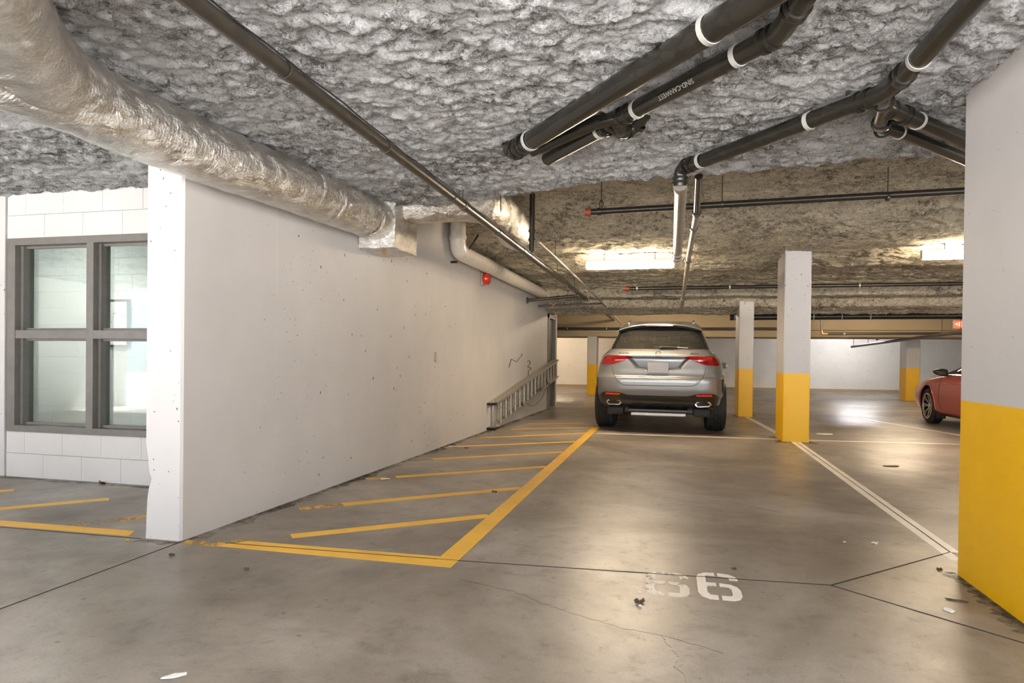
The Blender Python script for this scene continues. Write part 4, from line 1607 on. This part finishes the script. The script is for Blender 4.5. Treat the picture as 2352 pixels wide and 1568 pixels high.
def cut_arches(o, cutters, mat):
    """wheel wells: subtract cylinders, keep the result as plain mesh"""
    def outward(me):
        bm = bmesh.new()
        bm.from_mesh(me)
        bmesh.ops.recalc_face_normals(bm, faces=bm.faces[:])
        bm.to_mesh(me)
        bm.free()
    outward(o.data)
    cs = []
    for (x0, x1, y, z, r) in cutters:
        m = MB()
        m.tube([(x0, y, z), (x1, y, z)], r, 40)
        c = m.build('cutter', mat, o.parent)
        outward(c.data)
        cs.append(c)
        md = o.modifiers.new('arch', 'BOOLEAN')
        md.operation = 'DIFFERENCE'
        md.solver = 'EXACT'
        md.object = c
        try:
            md.material_mode = 'TRANSFER'
        except Exception:
            pass
    bpy.context.view_layer.update()
    dg = bpy.context.evaluated_depsgraph_get()
    dg.update()
    me = bpy.data.meshes.new_from_object(o.evaluated_get(dg), preserve_all_data_layers=True, depsgraph=dg)
    o.modifiers.clear()
    o.data = me
    for c in cs:
        bpy.data.objects.remove(c)
    me.shade_smooth()
    me.set_sharp_from_angle(angle=math.radians(32))
    return o


def wheel(parent, x, y, R, wd, sgn, rimr, spokes=10, tread=True, twin=True):
    """sgn: +1 outer face towards +x"""
    wt = bpy.data.objects.new('wheel', None)
    COL.objects.link(wt)
    wt.parent = parent
    wt.location = (x, y, R)
    h = wd / 2
    # tyre
    prof = [(-h + .01, rimr), (-h, rimr + .03), (-h - .006, R * .80), (-h + .004, R - .035), (-h + .028, R - .010)]
    ribs = 5
    w0 = -h + .030
    step = (wd - .06) / ribs
    for i in range(ribs):
        a = w0 + i * step
        prof += [(a + .004, R), (a + step - .008, R), (a + step - .006, R - .010), (a + step + .002, R - .010)]
    prof = prof[:-2]
    prof += [(h - .028, R - .010), (h - .004, R - .035), (h + .006, R * .80), (h, rimr + .03), (h - .01, rimr)]
    seg = 96
    vs, fs = [], []
    n = len(prof)
    for k in range(seg):
        a = 2 * PI * k / seg
        for j, (px, pr) in enumerate(prof):
            r = pr
            if tread and pr == R and (k + (j // 4) * 2) % 4 == 0:
                r = R - .008
            vs.append((px, math.cos(a) * r, math.sin(a) * r))
    for k in range(seg):
        k2 = (k + 1) % seg
        for j in range(n - 1):
            fs.append((k * n + j, k2 * n + j, k2 * n + j + 1, k * n + j + 1))
    MB().add(vs, fs).build('tyre', RUBBER, wt, True, 30)
    # rim: barrel, lip, spokes
    m = MB()
    m.cur = 0
    xo = sgn * (h - .012)
    m.ring((xo, 0, 0), (1, 0, 0), rimr - .018, rimr + .004, .022, 48)
    for k in range(spokes):
        for dd in ((-.11, .07) if twin else (0,)), :
            pass
        base = 2 * PI * k / spokes
        for off_, wid in (((-.07, .008), (.07, .008)) if twin else ((0, .016),)):
            a0, a1 = base + off_ * .25, base + off_ * 1.9
            p0 = Vector((sgn * (h - .055), math.cos(a0) * .045, math.sin(a0) * .045))
            pm = Vector((sgn * (h - .030), math.cos(base + off_ * 1.6) * rimr * .62, math.sin(base + off_ * 1.6) * rimr * .62))
            p1 = Vector((sgn * (h - .016), math.cos(a1) * (rimr - .008), math.sin(a1) * (rimr - .008)))
            m.tube([p0, pm, p1], [wid * 1.5, wid, wid * 1.2], 6)
    m.tube([(sgn * (h - .09), 0, 0), (sgn * (h - .035), 0, 0), (sgn * (h - .03), 0, 0)], [.055, .05, .03], 20)
    m.build('rim', RIMM, wt, True, 40)
    b = MB()
    b.tube([(-sgn * h * .9, 0, 0), (sgn * (h - .10), 0, 0)], rimr - .012, 40, True)
    b.build('wheel_well', RIMD, wt, True, 40)
    return wt


# ---- silver suv
SUVX, SUVY, SUVROT = -0.160, 10.62, math.radians(-1.3)
suv = thing('suv', 'silver sport utility car parked with its tail to the camera', 'car', (SUVX, SUVY, 0), None, SUVROT)


def suv_recess(x, z):
    if z < .92 or z > 1.125:
        return 0.0
    # trapezoid, wider at the top
    t = (z - .945) / (1.085 - .945)
    half = .330 + .10 * min(max(t, 0), 1.2)
    e = (half - abs(x)) / .065
    top = (1.118 - z) / .010
    low = (z - .925 + max(0, (abs(x) - .16)) * -.10) / .035
    k = max(0.0, min(1.0, e, top, low))
    k = k * k * (3 - 2 * k)
    return .080 * k


SUVL = Loft([(.36, .900, -.70, 3.70), (.42, .945, -.80, 3.86), (.50, .962, -.855, 3.94), (.57, .980, -.875, 3.97), (.66, .986, -.90, 3.98), (.78, .986, -.905, 3.98), (.815, .985, -.90, 3.97), (.845, .984, -.862, 3.96),
             (.88, .972, -.850, 3.94), (.95, .962, -.842, 3.86), (1.02, .945, -.832, 3.70), (1.09, .915, -.826, 3.3), (1.115, .900, -.832, 3.0), (1.135, .885, -.842, 2.8), (1.20, .820, -.795, 2.45), (1.235, .78, -.755, 2.30)],
            6.5, 3.4, suv_recess)
U = sorted(set([round(v, 4) for v in list(np.linspace(-.93, .93, 95)) + [-.975, -.955, .975, .955]]))
Sx = [-.72, -.66, -.58, -.5, -.36, -.2, 0, .1, .2, .28, .36, .42, .465]
zs = list(np.arange(.36, .80, .02)) + list(np.arange(.80, .90, .0075)) + list(np.arange(.90, 1.15, .0085)) + [1.16, 1.18, 1.20, 1.22, 1.235]
SUVL.recess = lambda x, z: suv_recess(x, z) + (.035 if abs(x) < .57 and .89 < z < 1.19 else 0.0)
body = loft_solid(SUVL, zs, U, Sx).build('body', SILVER, suv)
SUVL.recess = suv_recess
WB = 2.995
R_S = .385
cut_arches(body, [(x0, x1, y, R_S + .01, .445) for y in (0, WB) for (x0, x1) in ((-1.2, -.62), (.62, 1.2))], BLACKP)
# black rear apron, wave-shaped top edge
def apz(x):
    ax = abs(x)
    return float(np.interp(ax, [0, .40, .46, .52, .58, .78, .82, .86, .90, .925], [.560, .562, .570, .588, .600, .600, .585, .555, .51, .475]))
def apl(x):
    return float(np.interp(abs(x), [0, .40, .44, .70, .925], [.355, .355, .385, .385, .40]))
xs_ = [round(v, 3) for v in np.linspace(-.925, .925, 75)]
ap = rear_patch(SUVL, [(x, apl(x), apz(x)) for x in xs_], .010, .05, 8, 1).build('rear_apron', TRIMB, suv, True, 40)
rear_patch(SUVL, [(x, .492, .503) for x in np.linspace(-.50, .50, 31)], .016, .02, 1, 1).build('apron_rib', TRIMB, ap, True, 40)
for x0 in (-.26, 0, .26):
    rear_patch(SUVL, [(x0 - .10, .375, .42), (x0 - .09, .36, .44), (x0 + .09, .36, .44), (x0 + .10, .375, .42)], .015, .03, 2, 2).build('apron_vent', RIMD, ap, True, 40)
# flared side sills in black below the rear corners
for s in (-1, 1):
    side_patch(SUVL, s, [(-.62, .40, .50), (-.56, .40, .53), (-.52, .42, .52)], .004, .02, 3, 3).build('corner_apron', TRIMB, suv, True, 40)
# pale exhaust shield / underbody
MB().bevbox(-.43, .43, -.80, -.55, .315, .36, .01).build('skid_plate', TRIMB, suv)
MB().bevbox(-.40, .40, -.66, -.30, .245, .30, .012).build('underbody_shield', UNDER, suv)
MB().bevbox(-.66, .66, -.5, 2.9, .27, .37, .02).build('underbody', BLACKP, suv)
for s in (-1, 1):
    MB().bevbox(s * .62 - .12, s * .62 + .12, -.78, -.42, .26, .375, .03).build('exhaust_silencer', RUBBER, suv)
    # exhaust trim ring
    cx, cz = s * .64, .447
    yy = SUVL.rear(cx, cz) - .028
    tilt = s * .05
    def oc(hw, hh, y):
        b = min(hw, hh) * .75
        return [(cx + a, y + SUVL.rear(cx + a, cz) - SUVL.rear(cx, cz), cz + c) for a, c in ((-hw + b, -hh), (hw - b, -hh), (hw, -hh + b), (hw, hh - b), (hw - b, hh), (-hw + b, hh), (-hw, hh - b), (-hw, -hh + b))]
    m = MB()
    rings = [oc(.118, .044, yy + .05), oc(.118, .044, yy), oc(.112, .040, yy - .008), oc(.092, .024, yy - .004), oc(.088, .022, yy + .06)]
    vs = [p for r in rings for p in r]
    fs = []
    for i in range(len(rings) - 1):
        for k in range(8):
            fs.append((i * 8 + k, i * 8 + (k + 1) % 8, (i + 1) * 8 + (k + 1) % 8, (i + 1) * 8 + k))
    m.add(vs, fs)
    ex = m.build('exhaust_trim', CHROME, suv, True, 50)
    m = MB()
    m.add(oc(.091, .0235, yy + .013), [tuple(range(8))])
    m.build('exhaust_mouth', GRIME, ex)
    # reflector strip
    rear_patch(SUVL, [(s * .545, .566, .585), (s * .56, .562, .588), (s * .75, .562, .588), (s * .765, .566, .585)] if s > 0 else [(s * .765, .566, .585), (s * .75, .562, .588), (s * .56, .562, .588), (s * .545, .566, .585)],
               .020, .02, 2, 4).build('reflector', REDBRIGHT, suv, True, 40)
    # corner vent
    cols = [(.905, .63, .79), (.920, .595, .812), (.934, .60, .815), (.944, .64, .79)]
    cols = [(s * a_, b_, c_) for a_, b_, c_ in cols]
    rear_patch(SUVL, cols if s > 0 else cols[::-1], .005, .02, 6, 3).build('corner_vent', GRIME, suv, True, 40)
# tail gate panel, its rim is the seam
def tg_low(x):
    ax = abs(x)
    if ax <= .43:
        return .712
    t = (ax - .43) / .235
    return .712 + .30 * (1 - math.sqrt(max(0, 1 - min(1, t) ** 2.2)))
xs_ = [round(v, 4) for v in list(np.linspace(-.664, -.43, 22)) + list(np.linspace(-.42, .42, 60)) + list(np.linspace(.43, .664, 22))]
tg = rear_patch(SUVL, [(x, tg_low(x), 1.222) for x in xs_], .007, .03, 72, 2).build('tailgate', SILVER, suv, True, 32)
seam = [(x, SUVL.rear(x, tg_low(x) - .004) - .002, tg_low(x) - .004) for x in xs_]
MB().tube(seam, .0045, 6).build('tailgate_seam', GRIME, suv, True)
# licence plate
MB().bevbox(-.15, .15, SUVL.rear(0, .88) - .020, SUVL.rear(0, .88) - .008, .888, 1.045, .004).build('licence_plate', PLATE, tg)
MB().bevbox(-.152, .152, SUVL.rear(0, .88) - .022, SUVL.rear(0, .88) + .004, .868, .888, .003).build('plate_holder', TRIMB, tg)
# badges
ey = lambda x, z: SUVL.rear(x, z) - .009
text_mesh('model_badge', 'GLE 450', .042, .002, basis((1, -.165, 0), (0, 0.74, 1), (-.50, ey(.5, 1.176) - .004, 1.176)), RIMD, tg)
text_mesh('drive_badge', '4MATIC', .034, .002, basis((1, .165, 0), (0, 0.74, 1), (.51, ey(.51, 1.176) - .004, 1.176)), RIMD, tg)
em = MB()
cz, cy = 1.173, ey(0, 1.173) - .004
em.tube([(math.cos(a) * .041, cy + .02 * math.sin(a), cz + math.sin(a) * .037) for a in np.linspace(0, 2 * PI, 33)], .0042, 8, False)
for k in range(3):
    a = PI / 2 + k * 2 * PI / 3
    p0 = Vector((0, cy - .004, cz))
    tip = Vector((math.cos(a) * .038, cy + .018 * math.sin(a), cz + math.sin(a) * .034))
    l_ = Vector((math.cos(a + PI / 3) * .008, cy, cz + math.sin(a + PI / 3) * .008))
    r_ = Vector((math.cos(a - PI / 3) * .008, cy, cz + math.sin(a - PI / 3) * .008))
    em.add([p0, l_, tip, r_], [(0, 1, 2), (0, 2, 3)])
em.build('star_emblem', DGREYP, tg, True, 30)
# tail lamps
for s in (-1, 1):
    cols = [(.365, 1.118, 1.128), (.44, 1.090, 1.140), (.55, 1.055, 1.143), (.66, 1.018, 1.145), (.74, 1.010, 1.145), (.80, 1.008, 1.130), (.845, 1.008, 1.085), (.868, 1.010, 1.04)]
    cols = [(s * a, b, c) for a, b, c in cols]
    if s < 0:
        cols = cols[::-1]
    tl = rear_patch(SUVL, cols, .016, .05, 6, 4).build('tail_lamp', REDGLASS, suv, True, 40)
    c2 = [(.46, 1.112, 1.130), (.55, 1.106, 1.132), (.66, 1.100, 1.134), (.76, 1.092, 1.128)]
    c2 = [(s * a, b, c) for a, b, c in c2]
    rear_patch(SUVL, c2 if s > 0 else c2[::-1], .019, .01, 2, 3).build('light_bar', REDMID, tl, True, 40)
    c3 = [(.50, 1.074, 1.090), (.58, 1.062, 1.088), (.63, 1.058, 1.084)]
    c3 = [(s * a, b, c) for a, b, c in c3]
    rear_patch(SUVL, c3 if s > 0 else c3[::-1], .019, .01, 2, 3).build('light_bar', PINKL, tl, True, 40)
    c4 = [(.665, 1.02, 1.14), (.672, 1.02, 1.14)]
    c4 = [(s * a, b, c) for a, b, c in c4]
    rear_patch(SUVL, c4 if s > 0 else c4[::-1], .0175, .01, 3, 1).build('lamp_seam', DARKLENS, tl)

# greenhouse: pillars, glass, roof
GH = Loft([(1.225, .785, -.765, 2.36), (1.30, .755, -.69, 2.15), (1.40, .708, -.58, 1.86), (1.50, .662, -.47, 1.56), (1.58, .625, -.375, 1.34), (1.63, .59, -.28, 1.15), (1.665, .54, -.15, .98), (1.69, .47, .02, .82), (1.705, .36, .2, .62), (1.712, .20, .38, .5)], 5.0, 4.2)
UG = sorted(set([round(v, 4) for v in list(np.linspace(-.86, .86, 35)) + [-.975, -.955, -.93, -.89, .89, .93, .955, .975]]))
SG = [-.62, -.57, -.45, -.3, -.15, -.02, .02, .15, .3, .42, .5, .55]
gz = [1.225, 1.245, 1.30, 1.36, 1.42, 1.48, 1.53, 1.565, 1.59, 1.615, 1.635, 1.655, 1.675, 1.69, 1.703, 1.712]


def greenhouse(car, L, gz, UG, SG, z0, z1, mat, glass, ru, fu, sides, pillar=None):
    n1, n2 = len(UG), len(SG)
    rings = [L.outline(z, UG, SG) for z in gz]
    n = len(rings[0])
    shell = MB()
    gl = {'rear_window': MB(), 'windscreen': MB(), 'side_window': MB()}
    for i in range(len(gz) - 1):
        zin = gz[i] >= z0 - 1e-6 and gz[i + 1] <= z1 + 1e-6
        for k in range(n):
            k2 = (k + 1) % n
            q = [rings[i][k], rings[i][k2], rings[i + 1][k2], rings[i + 1][k]]
            tgt = shell
            if zin:
                if k < n1 - 1:
                    if max(abs(UG[k]), abs(UG[k + 1])) <= ru + 1e-6:
                        tgt = gl['rear_window']
                elif n1 <= k < n1 + n2 - 1:
                    a, b = SG[k - n1], SG[k - n1 + 1]
                    if any(a >= p - 1e-6 and b <= r + 1e-6 for p, r in sides):
                        tgt = gl['side_window']
                elif n1 + n2 <= k < 2 * n1 + n2 - 1:
                    j = k - n1 - n2
                    a, b = UG[::-1][j], UG[::-1][j + 1]
                    if max(abs(a), abs(b)) <= fu + 1e-6:
                        tgt = gl['windscreen']
                elif k >= 2 * n1 + n2 and k < n - 1:
                    j = k - 2 * n1 - n2
                    a, b = SG[::-1][j], SG[::-1][j + 1]
                    if any(b >= p - 1e-6 and a <= r + 1e-6 for p, r in sides):
                        tgt = gl['side_window']
            tgt.add(q, [(0, 1, 2, 3)])
    shell.add(rings[-1], [tuple(range(n))])
    def weld(mb):
        key = {}
        vs, mp = [], []
        for p in mb.v:
            q = tuple(round(c, 5) for c in p)
            if q not in key:
                key[q] = len(vs)
                vs.append(p)
            mp.append(key[q])
        mb.v = vs
        mb.f = [tuple(mp[i] for i in f) for f in mb.f]
        return mb
    sh = weld(shell).build('roof_and_pillars', mat, car, True, 40)
    so = sh.modifiers.new('thickness', 'SOLIDIFY')
    so.thickness = 0.02
    so.offset = -1
    for nm, mb in gl.items():
        if mb.f:
            weld(mb).build(nm, glass[nm], car, True, 40)
    return sh


greenhouse(suv, GH, gz, UG, SG, 1.245, 1.615, SILVER, {'rear_window': TINT, 'windscreen': CLEARCAR, 'side_window': TINT}, .86, .86, [(-.57, -.02), (.02, .5)])
# black quarter glass beside the rear window: makes the dark wrap-round corner
for s in (-1, 1):
    cols = [(s * .655, 1.245, 1.30), (s * .68, 1.245, 1.36)] 
    m = MB()
    ws = [pchip(GH.z, GH.w_, z) for z in (1.245, 1.33, 1.42, 1.50, 1.56)]
    P_ = []
    for z in (1.245, 1.30, 1.36, 1.42, 1.48, 1.53, 1.562):
        wz = GH.at(z)[0]
        P_.append([(s * wz * u, GH.rear(wz * u, z) - .006, z) for u in (.855, .89, .93, .955)])
    vs = [p for r in P_ for p in r]
    fs = []
    for i in range(len(P_) - 1):
        for k in range(3):
            a = i * 4 + k
            fs.append((a, a + 1, a + 5, a + 4))
    m.add(vs, fs)
    m.build('corner_glass', BLACKP, suv, True, 60)
    # bright roof rail
    rr = [(s * .50, y, z) for y, z in ((-.02, 1.67), (.1, 1.705), (.4, 1.725), (.9, 1.73), (1.2, 1.71), (1.35, 1.66))]
    MB().tube(arcpath(rr, .1), .014, 8).build('roof_rail', CHROME, suv, True)
# roof spoiler over the rear window
m = MB()
prof_n = 31
for i in range(prof_n):
    u = -1 + 2 * i / (prof_n - 1)
    x = .615 * u
    zc = 1.648 - .085 * abs(u) ** 2.6
    yb = -.52 + .10 * abs(u) ** 2.5
    m.v += [(x * .97, -.05, min(zc + .035, 1.68)), (x * .985, -.30, zc + .018), (x, yb, zc - .020), (x, yb - .006, zc - .034), (x, yb + .02, zc - .062), (x * .98, yb + .10, zc - .066), (x * .97, -.10, zc - .04)]
for i in range(prof_n - 1):
    for k in range(6):
        a = i * 7 + k
        m.f.append((a, a + 1, a + 8, a + 7))
        m.mi.append(1 if k in (3, 4, 5) else 0)
for e in (0, (prof_n - 1) * 7):
    m.f.append(tuple(e + k for k in range(7)))
    m.mi.append(0)
sp = m.build('roof_spoiler', [SILVER, TRIMB], suv, True, 35)
MB().bevbox(-.20, .20, -.525, -.500, 1.592, 1.610, .003).build('third_brake_light', DARKLENS, sp)
# wiper
wy = lambda x, z: GH.rear(x, z) - .03
m = MB()
m.tube([(0.02, wy(0, 1.25), 1.252), (.05, wy(0, 1.26) - .01, 1.275), (.25, wy(.25, 1.262) - .005, 1.268), (.26, wy(.25, 1.262), 1.265)], [.018, .016, .010, .006], 8)
m.build('rear_wiper', BLACKP, suv, True)
MB().tube([(.02, wy(0, 1.27), 1.278), (.22, wy(.25, 1.27), 1.272), (.42, wy(.42, 1.262), 1.262)], .006, 6).build('wiper_blade', STRAP, suv, True)
# cargo shelf, seats and head rests seen through the glass
MB().bevbox(-.72, .72, -.55, 2.1, 1.17, 1.238, .01).build('cabin_floor', SEAT, suv)
for x in (-.48, 0, .48):
    MB().bevbox(x - .22, x + .22, .45, .58, 1.20, 1.37, .05).build('rear_seat_back', SEAT, suv)
    MB().bevbox(x - .12, x + .12, .46, .56, 1.375, 1.50, .04).build('head_rest', SEAT, suv)
for x in (-.38, .38):
    MB().bevbox(x - .25, x + .25, 1.05, 1.2, 1.20, 1.42, .06).build('front_seat_back', SEAT, suv)
    MB().bevbox(x - .13, x + .13, 1.08, 1.18, 1.42, 1.56, .04).build('head_rest', SEAT, suv)
# wheels and mirrors
for y in (0, WB):
    for s in (-1, 1):
        wheel(suv, s * .835, y, R_S, .30, s, .265, 7)
for s in (-1, 1):
    mi = MB().bevbox(s * 1.02 - .11, s * 1.02 + .11, 1.95, 2.10, .94, 1.05, .03).build('door_mirror', SILVER, suv, True)
    MB().bevbox(s * 1.0 - .095, s * 1.0 + .095, 1.94, 1.955, .955, 1.035, .004).build('mirror_glass', BLACKP, mi)
    MB().bevbox(s * .90 - .05, s * .90 + .05, 2.0, 2.06, .96, 1.0, .01).build('mirror_arm', BLACKP, mi)
    # bright window line and handles
    for y in (.55, 1.55):
        x = SUVL.side(y, 1.02)
        MB().bevbox(s * x - .02 if s > 0 else s * x - .015, s * x + .015 if s > 0 else s * x + .02, y - .10, y + .10, 1.0, 1.03, .006).build('door_handle', SILVER, suv)
    side_patch(SUVL, s, [(.52, .42, .47), (2.45, .42, .47)], .01, .03, 2, 10).build('side_sill', TRIMB, suv, True)

# ---- red saloon
rc = thing('sedan', 'red saloon car half hidden behind the near pillar', 'car', (5.41, 10.58, 0))
RL = Loft([(.19, .82, -.80, 3.50), (.26, .87, -.90, 3.70), (.40, .893, -.94, 3.80), (.52, .898, -.95, 3.82), (.62, .897, -.955, 3.72), (.69, .893, -.96, 3.55), (.745, .886, -.955, 3.44), (.795, .875, -.94, 3.14), (.845, .856, -.92, 2.75), (.89, .836, -.88, 2.38)], 5.0, 6.2)
rz = list(np.arange(.19, .86, .022)) + [.862, .88, .89]
rbody = loft_solid(RL, rz, [round(v, 3) for v in np.linspace(-.93, .93, 31)], [-.76, -.68, -.6, -.5, -.36, -.2, 0, .12, .24, .34, .42, .5, .58, .65, .71]).build('body', RED, rc)
R_R = .318
WB2 = 2.70
cut_arches(rbody, [(x0, x1, y, R_R + .01, .365) for y in (0, WB2) for (x0, x1) in ((-1.1, -.58), (.58, 1.1))], BLACKP)
RG = Loft([(.88, .840, -.72, 2.46), (.97, .785, -.42, 2.08), (1.07, .705, -.15, 1.64), (1.17, .645, .12, 1.32), (1.25, .59, .36, 1.10), (1.31, .53, .55, .97), (1.35, .43, .70, .90), (1.365, .25, .78, .86)], 4.5, 7.0)
rgz = [.88, .905, .97, 1.04, 1.10, 1.16, 1.21, 1.25, 1.29, 1.32, 1.35, 1.365]
greenhouse(rc, RG, rgz, [round(v, 4) for v in list(np.linspace(-.86, .86, 15))], [-.84, -.75, -.64, -.5, -.35, -.2, -.06, -.03, .15, .3, .45, .55, .63, .72, .79, .86, .92], .905, 1.25, RED, {'rear_window': CLEARCAR, 'windscreen': CLEARCAR, 'side_window': CLEARCAR}, .9, .9, [(-.64, -.06), (-.03, .86)])
MB().bevbox(-.70, .70, -.4, 2.0, .82, .895, .01).build('cabin_floor', SEAT, rc)
for x in (-.36, .36):
    for y in (.05, .95):
        MB().bevbox(x - .22, x + .22, y, y + .13, .87, 1.07, .05).build('seat_back', SEAT, rc)
        MB().bevbox(x - .11, x + .11, y + .02, y + .11, 1.07, 1.20, .03).build('head_rest', SEAT, rc)
for y in (0, WB2):
    for s in (-1, 1):
        wheel(rc, s * .785, y, R_R, .205, s, .228, 8, False)
for s in (-1, 1):
    # chrome strip along the window foot, black pillar trim, door cut lines, handles, sill, mud flap
    pts = [(s * (RL.side(y, .88) + .002), y, .888) for y in np.linspace(-.3, 1.95, 24)]
    MB().tube(pts, .006, 6).build('chrome_strip', CHROME, rc, True)
    pts = [(s * (RG.side(y, z) + .003), y, z) for y, z in ((2.10, .905), (1.86, .97), (1.52, 1.07), (1.27, 1.17), (1.06, 1.25), (.8, 1.305), (.2, 1.29))]
    MB().tube(arcpath(pts, .1), .012, 6).build('window_trim', BLACKP, rc, True)
    for y0, z0, y1, z1 in ((2.13, .84, 2.16, .45), (2.16, .45, 2.05, .285), (.98, .87, .96, .30)):
        ps = []
        for k in range(9):
            t_ = k / 8
            y, z = y0 + (y1 - y0) * t_, z0 + (z1 - z0) * t_
            ps.append((s * (RL.side(y, z) + .0005), y, z))
        MB().tube(ps, .004, 5).build('door_seam', RIMD, rc, True)
    x = RL.side(1.15, .76)
    MB().bevbox(min(s * x, s * (x + .035)), max(s * x, s * (x + .035)), 1.06, 1.27, .745, .775, .01).build('door_handle', CHROME, rc)
    side_patch(RL, s, [(.45, .185, .225), (2.15, .185, .225)], .012, .04, 2, 8).build('side_sill', TRIMB, rc, True)
    side_patch(RL, s, [(.40, .235, .255), (2.20, .235, .255)], .014, .03, 1, 8).build('sill_ridge', RED, rc, True)
    MB().bevbox(s * .80 - .07, s * .80 + .07, 2.28, 2.30, .12, .30, .006).build('mud_flap', RUBBER, rc)
    # fender flare: ridge along the arch lip
    arc = []
    for a in np.linspace(math.radians(-8), math.radians(188), 26):
        y, z = WB2 + math.cos(a) * .372, R_R + .01 + math.sin(a) * .372
        arc.append((s * (RL.side(y, max(z, .20)) + .002), y, z))
    MB().tube(arc, .012, 6).build('arch_lip', RED, rc, True)
    # mirror
    mm = MB()
    hs = [(.0, .046, 0), (.015, .062, 0), (.08, .066, 0), (.13, .056, 0), (.18, .038, 0), (.215, .012, 0)]
    mm.tube([(s * (.845 + a), 1.95, .925 + .02 * (a / .25)) for a, _, _ in hs], [b for _, b, _ in hs], 14)
    mm.tube([(s * .80, 2.0, .87), (s * .875, 1.96, .905)], [.03, .02], 8)
    mo = mm.build('door_mirror', BLACKP, rc, True, 70)
    mo.data.transform(Matrix.Translation((0, 0, 0)))
    MB().bevbox(min(s * .88, s * 1.0), max(s * .88, s * 1.0), 1.888, 1.896, .89, .955, .003).build('mirror_glass', RIMD, mo)
    # crease highlight: raised shoulder line
    pts = [(s * (RL.side(y, .735) + .001), y, .735 + .03 * (1 - (y + .5) / 3)) for y in np.linspace(-.4, 2.35, 20)]
    MB().tube(pts, .0035, 6).build('shoulder_line', RED, rc, True)
    # headlamp
    side_patch(RL, s, [(3.46, .56, .64), (3.56, .56, .64), (3.63, .56, .62)], .006, .03, 3, 3).build('headlamp', PLATE, rc, True)
MB().bevbox(-.6, .6, -.6, 3.3, .16, .24, .02).build('underbody', BLACKP, rc)

# ------------------------------------------------------------------ litter on the floor
def scrap(x, y, lx, ly, mat, label, name='paper_scrap', cat='litter', rot=0.0, h=.004, curl=.008):
    n = 7
    m = MB()
    vs = []
    for k in range(12):
        a = 2 * PI * k / 12
        r = rng.uniform(.75, 1.05)
        vs.append((math.cos(a) * lx / 2 * r, math.sin(a) * ly / 2 * r, .001 + rng.uniform(0, curl)))
    vs2 = [(p[0] * .98, p[1] * .98, max(.0008, p[2] - h * .3) + h) for p in vs]
    vs = [(p[0], p[1], max(.0006, p[2] - .001)) for p in vs]
    m.add(vs + vs2 + [(0, 0, .0015), (0, 0, .0015 + h + curl * .3)], [(k, (k + 1) % 12, 12 + (k + 1) % 12, 12 + k) for k in range(12)] + [(24, (k + 1) % 12, k) for k in range(12)] + [(25, 12 + k, 12 + (k + 1) % 12) for k in range(12)])
    m.xform(Matrix.Translation((x, y, .0004)) @ Matrix.Rotation(rot, 4, 'Z'))
    o = m.build(name, mat, None)
    return tag(o, label, cat)


scrap(-2.43, 5.31, .10, .07, WHITEP, 'white paper scrap near the wall beside the yellow hatching', rot=.4)
scrap(-0.12, 2.93, .055, .04, LEAF, 'crumpled brown leaf in front of the painted number', 'dry_leaf', rot=.8, curl=.016)
scrap(-0.125, 3.05, .012, .014, WHITEP, 'tiny white chip left of the painted number')
scrap(-0.115, 2.885, .014, .012, WHITEP, 'tiny white chip touching the brown leaf by the number')
scrap(1.19, 3.20, .045, .055, WHITEP, 'flat white round scrap beside the large yellow pillar', rot=.2, curl=.002)
scrap(1.19, 4.27, .05, .04, WHITEP, 'small white paper square in the empty bay', rot=.6)
scrap(1.02, 4.24, .02, .015, WHITEP, 'white speck left of the small paper square')
scrap(2.24, 7.53, .17, .09, LEAF, 'flat dark debris in the bay right of the long white line', 'debris', rot=.2, curl=.006)
scrap(-1.59, 1.84, .085, .025, WHITEP, 'narrow white paper strip at the lower left front', rot=.75, curl=.003)
scrap(-4.53, 4.42, .07, .05, LEAF, 'brown leaf clump at the foot of the block wall', 'dry_leaf', curl=.03)
scrap(0.33, 3.53, .03, .02, LEAF, 'small dark leaf above the second painted digit', 'dry_leaf', curl=.008)
scrap(1.37, 3.81, .03, .025, LEAF, 'dark leaf at the left foot of the large yellow pillar', 'dry_leaf', curl=.012)
scrap(2.27, 10.62, .28, .20, WHITEP, 'white paper sheet lying behind the middle column', rot=.3, curl=.002)
scrap(-2.55, 7.50, .14, .07, WHITEP, 'pale leaf scrap close to the wall short of the ladder', rot=.3)
scrap(-2.35, 7.42, .06, .05, LEAF, 'brown leaf on the hatching short of the ladder', 'dry_leaf', curl=.012)
scrap(-2.29, 5.83, .13, .12, GRINT, 'round grey stain cap near the wall on the hatching', 'debris', curl=.001, h=.002)
scrap(-1.36, 5.05, .05, .03, LEAF, 'dark leaf beside the third hatch line', 'dry_leaf', curl=.01)
scrap(-2.05, 2.86, .03, .022, LEAF, 'dark pebble like crumb below the yellow triangle', 'debris', curl=.006)
scrap(-2.57, 2.95, .04, .025, LEAF, 'dark crumb at the foot of the white wall end', 'debris', curl=.01)
scrap(-3.02, 3.12, .025, .02, LINE_Y, 'yellow paint flake beside the white wall end', 'debris', curl=.004)
scrap(1.27, 3.34, .09, .014, LEAF, 'thin dark twig by the large yellow pillar', 'twig', rot=-.35, curl=.004)
